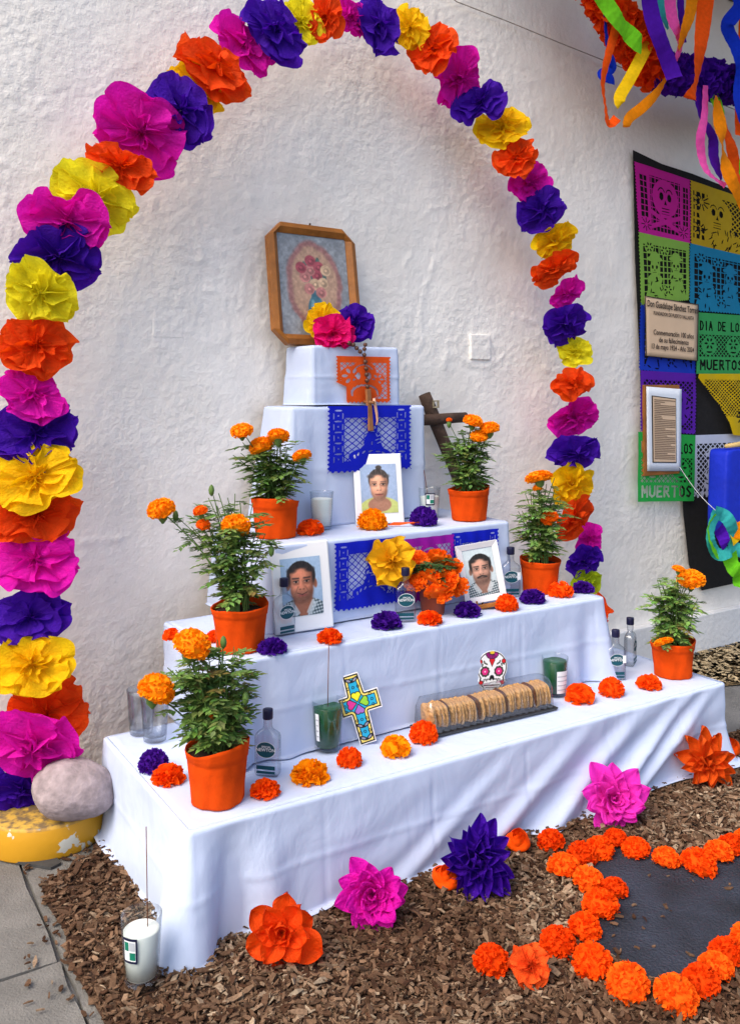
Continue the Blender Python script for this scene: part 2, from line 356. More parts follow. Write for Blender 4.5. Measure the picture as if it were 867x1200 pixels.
def chipcol(P, r, n):
    pale = np.clip(0.25 + 0.5 * fbm(P[:, 0] * 2.2, P[:, 1] * 2.2, 3, 5) + 0.45 * np.exp(-((P[:, 0] - g(640, 1060)[0]) ** 2 + (P[:, 1] - g(640, 1060)[1]) ** 2) / .05)
                   + 0.25 * np.clip((P[:, 0] - .9) / .6, 0, 1) * np.clip((1.95 - P[:, 1]) / .4, 0, 1), 0, 1)
    t = np.clip(r.normal(0.18, 0.2, n) + pale * r.uniform(0, 0.85, n), 0, 1)[:, None]
    dk = np.array([0.080, 0.038, 0.021]); md = np.array([0.235, 0.14, 0.084]); lt = np.array([0.50, 0.39, 0.27])
    c = np.where(t < .45, dk + (md - dk) * t / .45, md + (lt - md) * (t - .45) / .55) * r.uniform(.45, .88, (n, 1))
    return np.concatenate([c, np.ones((n, 1))], 1)
exh = lambda x, y: inside(HOLE, x, y)
chips('wood_chips', 46000, MULCH_POLY, 0.0145, chipcol, 0.013, 0.029, 0.55, 'brown shredded wood mulch spread round the altar', exh)
STRAY = [g(*p) for p in ((30, 1010), (20, 1200), (140, 1200), (140, 960))]
chips('stray_chips', 90, STRAY, 0.018, chipcol, 0.012, 0.016, 0.1, 'loose wood chips scattered on the pavement')
chips('patch_grit', 60, HOLE, 0.012, chipcol, 0.026, 0.03, 0.1, 'wood grit strewn over the dark asphalt patch')
# dry straw at the foot of the wall on the right
STRAWP = [(3.55, 2.72), (4.0, 2.55), (5.2, 2.5), (5.2, WALL_N), (3.4, WALL_N - .02)]
def strawcol(P, r, n):
    c = np.array([0.42, 0.33, 0.2]) * r.uniform(.5, 1.25, (n, 1)); return np.concatenate([c, np.ones((n, 1))], 1)
poly_obj('straw_bed', STRAWP, -0.004, mat('straw_base', rgb(128, 108, 78), .95, .3, 60, .8, 90))
chips('dry_straw', 4000, STRAWP, 0.022, strawcol, 0.0, 0.012, 0.3, 'pale dry straw lying along the wall foot')

# ------------------------------------------------------------------ the plastered wall
def wall_material():
    m = bpy.data.materials.new('white_plaster'); m.use_nodes = True; t = m.node_tree; N = t.nodes; L = t.links; p = N['Principled BSDF']
    p.inputs['Roughness'].default_value = 0.8; p.inputs['Specular IOR Level'].default_value = 0.25
    tc = N.new('ShaderNodeTexCoord')
    def nz(sc, det, rough=.55, vec=None):
        n = N.new('ShaderNodeTexNoise'); n.inputs['Scale'].default_value = sc; n.inputs['Detail'].default_value = det; n.inputs['Roughness'].default_value = rough
        L.new(vec or tc.outputs['Object'], n.inputs['Vector']); return n.outputs[0]
    r = N.new('ShaderNodeValToRGB'); L.new(nz(1.6, 8, .65), r.inputs[0])
    r.color_ramp.elements[0].position = .3; r.color_ramp.elements[0].color = (.78, .735, .675, 1); r.color_ramp.elements[1].position = .62; r.color_ramp.elements[1].color = (.90, .87, .82, 1)
    sp = N.new('ShaderNodeValToRGB'); L.new(nz(19, 4, .7), sp.inputs[0]); sp.color_ramp.elements[0].position = .70; sp.color_ramp.elements[0].color = (1, 1, 1, 1)
    sp.color_ramp.elements[1].position = .78; sp.color_ramp.elements[1].color = (.62, .58, .54, 1)
    mx = N.new('ShaderNodeMix'); mx.data_type = 'RGBA'; mx.blend_type = 'MULTIPLY'; mx.inputs[0].default_value = .5
    L.new(r.outputs[0], mx.inputs[6]); L.new(sp.outputs[0], mx.inputs[7]); L.new(mx.outputs[2], p.inputs['Base Color'])
    # uneven trowelling and fine pitting
    b1 = N.new('ShaderNodeBump'); b1.inputs['Strength'].default_value = .25; b1.inputs['Distance'].default_value = .02; L.new(nz(9, 3, .5), b1.inputs['Height'])
    b2 = N.new('ShaderNodeBump'); b2.inputs['Distance'].default_value = .012
    ms_ = N.new('ShaderNodeMapRange'); ms_.inputs[1].default_value = .35; ms_.inputs[2].default_value = .65; ms_.inputs[3].default_value = .22; ms_.inputs[4].default_value = .75; L.new(nz(2.2, 3), ms_.inputs[0]); L.new(ms_.outputs[0], b2.inputs['Strength'])
    L.new(nz(30, 5, .55), b2.inputs['Height']); L.new(b1.outputs[0], b2.inputs['Normal'])
    b3 = N.new('ShaderNodeBump'); b3.inputs['Strength'].default_value = .35; b3.inputs['Distance'].default_value = .003; L.new(nz(170, 4), b3.inputs['Height']); L.new(b2.outputs[0], b3.inputs['Normal'])
    L.new(b3.outputs[0], p.inputs['Normal']); return m
PLASTER = wall_material()
wall = thing('plaster_wall', 'long whitewashed wall of rough uneven plaster behind the altar', 'wall', (0, WALL_N, 0))
nx, ny = 800, 430; X, Z = np.meshgrid(np.linspace(-1.5, 6.5, nx), np.linspace(-.02, 4.3, ny))
D = 0.008 * fbm(X * 1.3, Z * 1.1, 2, 3) + 0.0022 * fbm(X * 7, Z * 5, 3, 11)
mask = np.clip(fbm(X * 1.1, Z * 1.3, 2, 41) * 1.3, 0, 1)
rid = fbm(X * 4 + 1.2 * vnoise(X * 3, Z * 3, 9), Z * 2.2, 4, 21); D -= 0.0042 * np.exp(-(rid / .035) ** 2) * mask
rid = fbm(X * 10 + 1.5 * vnoise(X * 6, Z * 6, 19), Z * 8, 3, 31); D -= 0.003 * np.exp(-(rid / .05) ** 2) * np.clip(fbm(X * 2, Z * 2, 2, 51) * 1.5, 0, 1)
bl = vnoise(X * 16, Z * 16, 61); D -= .005 * np.clip(bl - .78, 0, 1) * 5 * np.clip(vnoise(X * 2, Z * 2, 71) + .2, 0, 1)
WALLV = np.stack([X, D, Z], -1).reshape(-1, 3)
obj('plaster', np_mesh('plaster', WALLV, grid_faces(nx, ny)), PLASTER, wall)
mb = MB(); mb.box((-1.6, 0.03, -.02), (6.6, 0.33, 4.32)); mb.build('masonry', PLASTER, wall, False)
def wloc(px, py, off=0.0): p = on_n(px, py, WALL_N - off); return Vector((p.x, -off, p.z))
base = MB(); base.box((2.5, -0.045, -0.02), (6.4, -0.0, 0.20)); bevel(base.build('baseboard', mat('plinth_paint', (.72, .72, .72, 1), .8, .08, 3, .5, 40), wall, False), .008, 3)
def patch(name, x0, y0, x1, y1, depth_):
    a, b = wloc(x0, y1, .03), wloc(x1, y0, .03); mb = MB(); mb.box((a.x, -depth_, a.z), (b.x, .03, b.z)); bevel(mb.build(name, PLASTER, wall, False), .004, 2)
patch('cover_plate', 556, 392, 579, 421, .0055); patch('cover_plate', 182, 362, 218, 395, .004)
# unseen tiled roof over the hanging, added to shade that end of the wall
shade_roof = thing('added_shade_roof', 'unseen clay tiled roof on timber rafters, added to shade the wall above the paper hanging', 'roof', (4.3, WALL_N, 3.62))
CLAY = mat('clay_tile', rgb(176, 104, 72), .85, .25, 8, .5, 60)
for k in range(17):
    mb = MB(); mb.box((-2.1 + .26 * k, -.85, -.0 + .02), (-2.1 + .26 * k + .252, -.005, .06)); bevel(mb.build('shade_roof_tile', CLAY, shade_roof, False), .006, 2)
for k in range(5):
    mb = MB(); mb.box((-2.0 + k, -.82, -.09), (-1.93 + k, -.005, .019)); bevel(mb.build('shade_roof_rafter', DWOOD, shade_roof, False), .004, 2)
# cable stapled along the top
cb = MB(); pts = [on_n(x, y, WALL_N - .03) for x, y in ((480, -40), (535, 2), (597, 26), (660, 52), (730, 80), (800, 105), (870, 132), (960, 166))]
cb.tube(pts, .0024, 6); tag(cb.build('cable', mat('old_cable', rgb(150, 142, 132), .8)), 'thin painted-over cable running along the top of the wall', 'cable')

# ------------------------------------------------------------------ draped white steps
def draped(name, label, u0, u1, n0, n1, h, hb, seed, flare=(.02, .03, .03), corner=.06, diag=0.0, hem=.006, amp=.012, freq=3.0, cl=.07, sweep=False):
    t = thing(name, label, 'altar step', ((u0 + u1) / 2, (n0 + n1) / 2, hb))
    ox, oy = (u0 + u1) / 2, (n0 + n1) / 2
    b = MB(); b.box((u0 - ox + .022, n0 - oy + .022, 0.002), (u1 - ox - .022, n1 - oy - .002, h - hb - .008)); b.build('support_box', mat('plywood', rgb(176, 140, 96), .8, .2, 12), t, False)
    rc = .018; path = []
    def run(a, bb, nrm, seg_i):
        n = max(8, int((Vector(bb) - Vector(a)).length / .0085))
        for k in range(n): path.append((Vector(a).lerp(Vector(bb), k / n), Vector(nrm), seg_i))
    def arc(c, a0, a1):
        for k in range(7):
            q = R(a0 + (a1 - a0) * k / 7); nn = Vector((math.cos(q), math.sin(q))); path.append((Vector(c) + nn * rc, nn, 3))
    run((u0, n1), (u0, n0 + rc), (-1, 0), 0); arc((u0 + rc, n0 + rc), 180, 270); run((u0 + rc, n0), (u1 - rc, n0), (0, -1), 1)
    arc((u1 - rc, n0 + rc), 270, 360); run((u1, n0 + rc), (u1, n1), (1, 0), 2); path.append((Vector((u1, n1)), Vector((1, 0)), 2))
    S = [0.0]
    for i in range(1, len(path)): S.append(S[-1] + (path[i][0] - path[i - 1][0]).length)
    S = np.array(S); idx = [i for i, p in enumerate(path) if p[2] == 3]; c1 = S[idx[3]]; c2 = S[idx[-4]]; tot = S[-1]
    nt_ = 44; H = h - hb; rows = []
    T = np.concatenate([np.linspace(0, .08, 7), np.linspace(.1, 1, nt_ - 7)])
    P0 = np.array([p[0][:] for p in path]); NN = np.array([p[1][:] for p in path])
    # smooth the normals round the corners so that the cloth swings out as one cone
    ns = NN.copy()
    for _ in range(14): ns[1:-1] = (ns[:-2] + ns[1:-1] * 2 + ns[2:]) / 4
    ns /= np.linalg.norm(ns, axis=1)[:, None]
    seg = np.array([p[2] for p in path])
    fl = np.where(S < c1, flare[0], np.where(S < c2, flare[1], flare[2]))
    k = np.ones(25) / 25; fl = np.convolve(np.pad(fl, 12, 'edge'), k, 'valid')
    V = []; rr = .012
    hemn = hem * (1 + fbm(S * 4, S * 0 + seed, 2, seed))
    for t_ in T:
        drop = t_ * H
        e = rr - math.sqrt(max(rr * rr - (rr - min(drop, rr)) ** 2, 0))
        gr = .35 + 1.0 * np.clip((S - c1 - .3 * (c2 - c1)) / (.55 * (c2 - c1)), 0, 1)
        f = gr * amp * (fbm(S * freq + diag * t_, S * 0 + t_ * .5 + seed * 3.1, 2, seed)) * t_ ** .8
        f += gr * amp * .45 * np.sin(S * freq * 5.2 + diag * 3 * t_ + 2 * vnoise(S * 3, S * 0 + seed, seed)) * t_ ** 1.4
        f += .0022 * fbm(S * 7 + diag * .6 * t_, S * 0 + t_ * 2.5 + seed, 3, seed + 5) * min(1, t_ * 6)
        f = f - .0028 * np.exp(-((((S - c1 + .16) % .36) - .18) / .005) ** 2) * min(1, t_ * 5) + .002 * math.exp(-((t_ - .52) / .025) ** 2)
        if sweep:
            for so_, A_, w_ in ((.10, .026, .05), (.24, .034, .055), (.47, .028, .06), (.72, .02, .06), (1.02, .012, .05)):
                q_ = S - (c2 - so_ - .50 * (t_ - .1)); f = f + A_ * (np.exp(-(q_ / w_) ** 2) - .5 * np.exp(-((q_ + 1.5 * w_) / w_) ** 2)) * t_ ** .7 * (S < c2) * (S > c1)
        out = fl * t_ + f
        for c, sg in ((c1, -1), (c2, 1)):
            dd = (S - c) / cl; corner_ = corner * (1 if sg < 0 or not sweep else .25); out = out + corner_ * np.exp(-(dd - .25 * sg * t_) ** 2) * t_ ** 1.25 - corner_ * .75 * np.exp(-((dd - 1.35 * sg * -1) / .55) ** 2) * t_ ** 1.1 + corner_ * .45 * np.exp(-((dd + 2.5 * sg) / .6) ** 2) * t_ ** 1.4
        out = np.maximum(out, -.010 + .004 * t_)
        z = np.maximum(H - drop, hemn)
        pool = np.clip(hemn - (H - drop), 0, 1) * 1.3
        xy = P0 + ns * (out + pool - e * .9)[:, None]
        V.append(np.stack([xy[:, 0] - ox, xy[:, 1] - oy, z], 1))
    V = np.array(V); m = len(S)
    verts = [tuple(v) for v in V.reshape(-1, 3)]; fs = []
    for i in range(len(T) - 1):
        for j in range(m - 1): fs.append((i * m + j, (i + 1) * m + j, (i + 1) * m + j + 1, i * m + j + 1))
    mb = MB(); mb.add(verts, fs)
    # the top, with the soft creases of a folded cloth; its rim follows the skirt
    nxx, nyy = 90, 40; gx = np.linspace(u0 + rr, u1 - rr, nxx); gy = np.linspace(n0 + rr, n1, nyy); GX, GY = np.meshgrid(gx, gy)
    e = np.minimum(np.minimum(GX - u0, u1 - GX), GY - n0); ed = np.clip(e / .05, 0, 1)
    GZ = H + (.0015 * fbm(GX * 5, GY * 5, 3, seed) - .0015 * np.exp(-((GX - u0 - .5) / .006) ** 2) + .001 * np.exp(-((GY - (n0 + n1) / 2) / .005) ** 2)) * ed - .0005
    b0 = len(mb.v); mb.add([tuple(v) for v in np.stack([GX - ox, GY - oy, GZ], -1).reshape(-1, 3)], [tuple(q) for q in grid_faces(nxx, nyy)])
    # lip joining top and skirt
    lip = MB()
    o = mb.build('tablecloth', CLOTH, t); o.modifiers.new('weld', 'WELD').merge_threshold = .0005
    so = o.modifiers.new('thick', 'SOLIDIFY'); so.thickness = .0015; so.offset = -1
    return t
ST1 = draped('altar_step', 'lowest and widest step of the altar under a white cloth reaching the mulch', .80, 2.89, 2.085, 2.80, H1, 0.014, 3, (.01, .015, .0), .085, 1.9, .012, .022, 2.0, .085, True)
ST2 = draped('altar_step', 'second step of the altar, white cloth behind the cookie box', 1.03, 2.55, 2.36, 2.90, H2, H1 + .001, 8, (.0, .008, .02), .035, 1.2, .004, .012, 2.0)
ST3 = draped('altar_step', 'third step of the altar with cut paper banners on its front', 1.27, 2.27, 2.575, 3.04, H3, H2 + .001, 13, (.03, .0, .005), .012, .5, .003, .004, 2.2)
ST4 = draped('altar_step', 'tall white draped box carrying the blue cut paper banner', 1.47, 2.06, 2.83, 3.045, H4, H3 + .001, 21, (.07, .008, .01), .010, .4, .003, .007, 2.6)
ST5 = draped('altar_step', 'small topmost white draped box under the wooden picture frame', 1.565, 1.95, 2.85, 3.045, H5, H4 + .001, 33, (.015, .003, .004), .005, .3, .003, .004, 3)

# ------------------------------------------------------------------ flowers
def tissue_flower(seed, style=0):
    """layers of ruffled tissue round a pinched middle, radius 1, facing +z"""
    r = random.Random(seed); mb = MB(); nl = 6; seg = 110; nr = 9
    pinch = [0, .38, .15, 0][style % 4]; pa = r.uniform(0, 6.28)
    EL = [-6, 6, 18, 34, 54, 74]; LN = [1.0, 1.0, .92, .76, .55, .36]
    for l in range(nl):
        e0 = R(EL[l] + r.uniform(-5, 5)); Ln = LN[l] * r.uniform(.93, 1.06)
        ks = [r.choice((2, 3, 4)), r.choice((5, 6, 7)), r.choice((9, 11, 12))]; ph = [r.uniform(0, 6.28) for _ in range(7)]; am = 1 if l < 3 else 1.35
        rows = []
        for i in range(nr):
            t = .03 + .97 * i / (nr - 1); row = []
            for j in range(seg):
                a = 2 * math.pi * j / seg
                ruf = .22 * math.sin(ks[0] * a + ph[0]) + .17 * math.sin(ks[1] * a + ph[1] + 1.0 * t) + .10 * math.sin(ks[2] * a + ph[2] + 2 * t)
                cr = (.030 * math.sin(27 * a + ph[3] + 3 * math.sin(2 * a)) + .018 * math.sin(41 * a + ph[6])) * (1.2 - .8 * t)
                e = e0 + (ruf * (.25 + .75 * t) * am + cr) + .28 * t * t * (1 if l > 2 else .2)
                ll = Ln * (1 + .10 * math.sin(ks[0] * a + ph[4]) + .06 * math.sin(ks[1] * a + ph[5]) + .02 * math.sin(19 * a + ph[5])) * (1 - pinch * abs(math.cos(a - pa)) ** 3)
                aa = a + .16 * math.sin(ks[1] * a + ph[4]) * t
                rho = ll * t * math.cos(e); row.append((rho * math.cos(aa), rho * math.sin(aa), ll * t * math.sin(e) * .9 + .012 * l))
            rows.append(row)
        mb.grid(rows, True)
    return mb.mesh('tissue_flower')
TF = [tissue_flower(s, s) for s in range(16)]
def frill(mb, p, out, up, L, W, r, nc=3, col=None):
    """one ruffled petal tip"""
    side = out.cross(up).normalized(); rows = []
    for i in range(3):
        t = i / 2; row = []
        for j in range(nc):
            s = j / (nc - 1) * 2 - 1; wv = r.uniform(-.22, .22) * L * t
            row.append(p + out * (L * t * (1 - .18 * s * s + r.uniform(-.08, .08) * t)) + side * (s * W * (.35 + .65 * t)) + up * (wv + .18 * L * t * t))
        rows.append(row)
    mb.grid(rows, False, col)
def pompom(seed, n=130, flat=.72, L=.34, W=.17, core=.7, low=-.35):
    """ball of ruffled petals, radius about 1, resting on z = 0"""
    r = random.Random(seed); mb = MB(); rows = []
    for i in range(9):
        th = math.pi * i / 8; rows.append([(core * math.sin(th) * math.cos(a), core * math.sin(th) * math.sin(a), core * math.cos(th)) for a in [6.2832 * k / 14 for k in range(14)]])
    mb.grid(rows, True)
    for k in range(n):
        z = 1 - (k + .5) / n * (1 - low); a = k * 2.39996 + r.uniform(-.2, .2); s = math.sqrt(max(0, 1 - z * z)); o = Vector((s * math.cos(a), s * math.sin(a), z))
        o = (o + Vector((r.gauss(0, .16), r.gauss(0, .16), r.gauss(0, .16)))).normalized()
        up = o.orthogonal().normalized(); up.rotate(Matrix.Rotation(r.uniform(0, 6.28), 3, o))
        frill(mb, o * core * .93, o, up, L * r.uniform(.8, 1.2), W * r.uniform(.8, 1.25), r, 3)
    zs = low * 1.0
    mb.v = [(x, y, max((z - zs), 0) * flat) for x, y, z in mb.v]
    return mb.mesh('pompom')
PP = [pompom(s, 240, .74, .27, .125, .78) for s in range(4)]
PPW = [pompom(10 + s, 150, .62, .42, .2, .62, -.2) for s in range(3)]     # flatter, shaggier
MG = [pompom(20 + s, 250, .80, .22, .13, .8, -.55) for s in range(3)]      # living marigold heads, dense
def rosette(seed):
    """rolled paper bud: overlapping wrapped shells"""
    r = random.Random(seed); mb = MB()
    for l in range(6):
        q = l / 5; rad = 1 - .78 * q; rows = []; ph = r.uniform(0, 6.28); top = .55 + .35 * q
        for i in range(7):
            t = i / 6; row = []
            for j in range(36):
                a = 6.2832 * j / 36; rr = rad * (math.sin(math.pi * (.12 + .62 * t)) ** .8) * (1 + .05 * math.sin(3 * a + ph) + .03 * math.sin(11 * a + ph * 2) * t)
                row.append((rr * math.cos(a + .5 * t), rr * math.sin(a + .5 * t), max(0, .02 + (top + .1 * math.sin(3 * a + ph)) * t * 1.15)))
            rows.append(row)
        mb.grid(rows, True)
    return mb.mesh('rosette')
RS = [rosette(s) for s in range(3)]
PPR = [pompom(40 + s, 64, .85, .36, .36, .74, -.35) for s in range(3)]     # loose, broad petals

# ------------------------------------------------------------------ the arch
ARCH_N = 2.95
arch_tab = [('purple', 25, 925, 45), ('magenta', 40, 873, 49), ('orange', 55, 836, 45), ('yellow', 38, 780, 43), ('purple', 37, 722, 41), ('magenta', 42, 657, 46), ('orange', 42, 602, 46), ('yellow', 42, 560, 45),
 ('purple', 42, 510, 46), ('magenta', 38, 463, 41), ('orange', 42, 405, 47), ('lemon', 48, 342, 40), ('purple', 70, 300, 46), ('magenta', 80, 258, 48), ('lemon', 110, 230, 46), ('orange', 142, 195, 40), ('magenta', 165, 155, 52),
 ('purple', 212, 130, 41), ('yellow', 228, 103, 33), ('orange', 250, 80, 44), ('magenta', 285, 52, 40), ('purple', 322, 35, 40), ('lemon', 353, 25, 27), ('orange', 381, 20, 27), ('magenta', 411, 20, 29), ('purple', 443, 30, 34),
 ('yellow', 480, 33, 28), ('orange', 507, 58, 29), ('magenta', 537, 92, 34), ('purple', 562, 120, 32), ('yellow', 588, 150, 29), ('orange', 604, 185, 25), ('magenta', 620, 215, 26), ('purple', 633, 247, 27), ('yellow', 650, 282, 26),
 ('orange', 648, 315, 28), ('magenta', 664, 344, 22), ('purple', 662, 380, 26), ('lemon', 672, 412, 20), ('orange', 670, 450, 27), ('magenta', 672, 489, 29), ('purple', 673, 530, 28), ('yellow', 670, 567, 27), ('orange', 672, 607, 27),
 ('magenta', 690, 632, 19), ('purple', 684, 657, 24), ('lime', 685, 683, 20), ('orange', 690, 715, 22), ('magenta', 692, 745, 22)]
a0 = on_n(34, 955, ARCH_N); DRUM = Vector((.652, 2.905, 0)); DR_R, DR_H = .182, .10
arch = thing('flower_arch', 'tall arch hung all over with large orange, pink, purple and yellow tissue paper flowers', 'arch', (a0.x, ARCH_N, DR_H + .004))
off = Vector(arch.location); r = random.Random(2)
hp = [Vector((a0.x - .01, ARCH_N, DR_H + .004))] + [on_n(x + (3 if x > 560 and y > 100 else 0), y, ARCH_N + .01) for _, x, y, _ in arch_tab[1:-2]]
sm = [hp[0]] + [(hp[i - 1] + hp[i] * 2 + hp[i + 1]) / 4 for i in range(1, len(hp) - 1)]
e = sm[-1].copy(); e.z = .32; sm.append(Vector((e.x + .01, ARCH_N, .6))); sm.append(Vector((e.x + .02, ARCH_N, .02)))
mb = MB(); mb.tube([p - off for p in sm], .011, 10); mb.build('hoop', mat('white_pipe', (.8, .8, .8, 1), .4, .05), arch)
for i, (c, x, y, s) in enumerate(arch_tab):
    p = on_n(x, y, ARCH_N - .04 - (0, .03, .012, .045)[i % 4] - (.06 if i == 1 else 0)); rad = s * depth(p) / F * (1.1 if i > 26 else 1.02)
    pa_, pb_ = (on_n(arch_tab[k][1], arch_tab[k][2], ARCH_N) for k in (max(i - 1, 0), min(i + 1, len(arch_tab) - 1)))
    ty = (pb_ - pa_).normalized(); ty.rotate(Matrix.Rotation(r.uniform(-.3, .3), 3, 'Y'))
    fz = Vector((-.25 + r.uniform(-.2, .2), -1, 0)).normalized(); fz = (fz + ty * r.choice((-1, 1)) * r.uniform(.12, .5)).normalized()
    tx = ty.cross(fz).normalized(); ty = fz.cross(tx)
    o = obj('paper_flower', TF[(i * 5 + r.randrange(3)) % len(TF)], TIS[c], arch, p - off, None, (rad * 1.04 * r.choice((-1, 1)), rad * r.uniform(.74, .88), rad * .5))
    o.rotation_euler = Matrix((tx, ty, fz)).transposed().to_euler()

# yellow drum, stone, dark offcut
YEL = bpy.data.materials.new('chipped_yellow_paint'); YEL.use_nodes = True; t = YEL.node_tree; N = t.nodes; L = t.links; p = N['Principled BSDF']; p.inputs['Roughness'].default_value = .6
tc = N.new('ShaderNodeTexCoord'); n1 = N.new('ShaderNodeTexNoise'); n1.inputs['Scale'].default_value = 17; n1.inputs['Detail'].default_value = 5; L.new(tc.outputs['Object'], n1.inputs['Vector'])
rp = N.new('ShaderNodeValToRGB'); rp.color_ramp.elements[0].position = .60; rp.color_ramp.elements[0].color = rgb(204, 148, 16); rp.color_ramp.elements[1].position = .612; rp.color_ramp.elements[1].color = rgb(206, 204, 190)
L.new(n1.outputs[0], rp.inputs[0])
n2 = N.new('ShaderNodeTexNoise'); n2.inputs['Scale'].default_value = 45; n2.inputs['Detail'].default_value = 4; L.new(tc.outputs['Object'], n2.inputs['Vector'])
r2 = N.new('ShaderNodeValToRGB'); r2.color_ramp.elements[0].position = .4; r2.color_ramp.elements[0].color = rgb(120, 100, 70); r2.color_ramp.elements[1].position = .6; r2.color_ramp.elements[1].color = rgb(206, 166, 70)
L.new(n2.outputs[0], r2.inputs[0])
ge = N.new('ShaderNodeNewGeometry'); sx = N.new('ShaderNodeSeparateXYZ'); L.new(ge.outputs['True Normal'], sx.inputs[0])
mm = N.new('ShaderNodeMix'); mm.data_type = 'RGBA'; L.new(sx.outputs[2], mm.inputs[0]); mm.clamp_factor = True; L.new(rp.outputs[0], mm.inputs[6]); L.new(r2.outputs[0], mm.inputs[7]); L.new(mm.outputs[2], p.inputs['Base Color'])
b = N.new('ShaderNodeBump'); b.inputs['Strength'].default_value = .6; b.inputs['Distance'].default_value = .004; L.new(n1.outputs[0], b.inputs['Height']); L.new(b.outputs[0], p.inputs['Normal'])
mb = MB(); prof = [(DR_R * .985, 0), (DR_R, .006), (DR_R * .995, .05), (DR_R, DR_H - .008), (DR_R * .975, DR_H), (DR_R * .7, DR_H + .002), (.0, DR_H + .003)]
mb.lathe(prof, 56, True); o = mb.build('yellow_base', YEL, None, True, loc=(DRUM.x, DRUM.y, .008)); bevel(o, .003, 2, 50)
tag(o, 'round concrete base in chipped yellow paint under the arch', 'base')
STONE = mat('grey_stone', rgb(156, 142, 144), .9, .28, 34, .45, 70)
def stone_mesh():
    mb = MB(); rows = []
    for i in range(19):
        th = math.pi * i / 18; row = []
        for j in range(30):
            a = 6.2832 * j / 30; v = Vector((math.sin(th) * math.cos(a), math.sin(th) * math.sin(a), math.cos(th)))
            k = 1 + .10 * mnoise.noise(v * 1.3 + Vector((3, 1, 7))) + .03 * mnoise.noise(v * 4); row.append((v.x * k * .122, v.y * k * .095, v.z * k * .085))
        rows.append(row)
    mb.grid(rows, True); return mb.mesh('boulder')
sp = at_Z(88, 925, 2.70)
o = obj('boulder', stone_mesh(), STONE, None, (sp.x, sp.y, DR_H + .092), (R(4), R(12), -YAW + R(8)))
tag(o, 'smooth rounded grey boulder resting on the yellow base against the cloth', 'stone')
mb = MB(); q = [g(-8, 1005), g(20, 1016), g(60, 1023), g(72, 1017), g(66, 1010), g(30, 1004), g(-5, 996)]; k = len(q)
mb.add([(x, y, .0085) for x, y in q] + [(x, y, .016) for x, y in q], [tuple(range(k, 2 * k)), tuple(reversed(range(k)))] + [(i, (i + 1) % k, (i + 1) % k + k, i + k) for i in range(k)])
tag(mb.build('rubber_offcut', mat('black_rubber', rgb(62, 62, 62), .7, .2), None, False), 'flat dark rubber offcut lying before the yellow base', 'offcut')

# ------------------------------------------------------------------ potted marigolds
def leaf(mb, p, d, up, L, r, col):
    """pinnate leaf: paired lance leaflets along a midrib that droops"""
    side = d.cross(up).normalized(); n = 5
    for k in range(n):
        t = .25 + .7 * k / (n - 1); q = p + d * (L * t) - Vector((0, 0, 1)) * (L * .35 * t * t)
        for s in ((-1, 1) if k < n - 1 else (0,)):
            dd = (d * (.75 if s else 1) + side * s * .8 + Vector((0, 0, -.25 + r.uniform(-.2, .2)))).normalized(); ll = L * (.40 - .10 * abs(t - .5)) * r.uniform(.85, 1.2); w = ll * .29
            nn = dd.cross(up).normalized(); u2 = nn.cross(dd); c = tuple(x * r.uniform(.8, 1.25) for x in col[:3]) + (1,)
            m0 = q + dd * ll * .45 - u2 * w * .35
            mb.add([q, q + dd * ll * .4 + nn * w, q + dd * ll - u2 * ll * .12, q + dd * ll * .4 - nn * w, m0], [(0, 1, 4), (1, 2, 4), (2, 3, 4), (3, 0, 4)], c)
    mb.tube([p, p + d * L * .5 - Vector((0, 0, L * .09)), p + d * L - Vector((0, 0, L * .33))], [.0012, .001, .0006], 3, False, col)
def pot_mesh(r0, r1, h, r, wrap=True):
    """paper/felt wrapped pot with a folded collar and loose pleats"""
    mb = MB(); seg = 72; rows = []; ph = [r.uniform(0, 6.28) for _ in range(6)]; zt = h
    for t, k in ((0, 1.0), (.03, 1.015), (.25, 1), (.5, 1), (.72, 1), (.775, 1.0), (.79, 1.025), (.86, 1.03), (.94, 1.04), (1.0, 1.045), (1.0, 1.0), (.9, .97), (.8, .96)):
        row = []
        for j in range(seg):
            a = 6.2832 * j / seg; wr = (.022 * math.sin(5 * a + ph[0] + 3 * t) + .015 * math.sin(11 * a + ph[1] - 5 * t) + .016 * math.sin(3 * a + ph[2] + 2 * t)) * (1 - .45 * t) if wrap else 0
            rim = (.07 * math.sin(a + ph[3]) + .03 * math.sin(2 * a + ph[4]) + .008 * math.sin(5 * a + ph[5])) * max(0, (t - .8) / .2) if wrap else 0
            rr = (r0 + (r1 - r0) * t) * k * (1 + wr); row.append((rr * math.cos(a), rr * math.sin(a), h * (t + rim)))
        rows.append(row)
    mb.grid(rows, True); b0 = len(mb.v); mb.f.append(tuple(reversed(range(seg)))); return mb
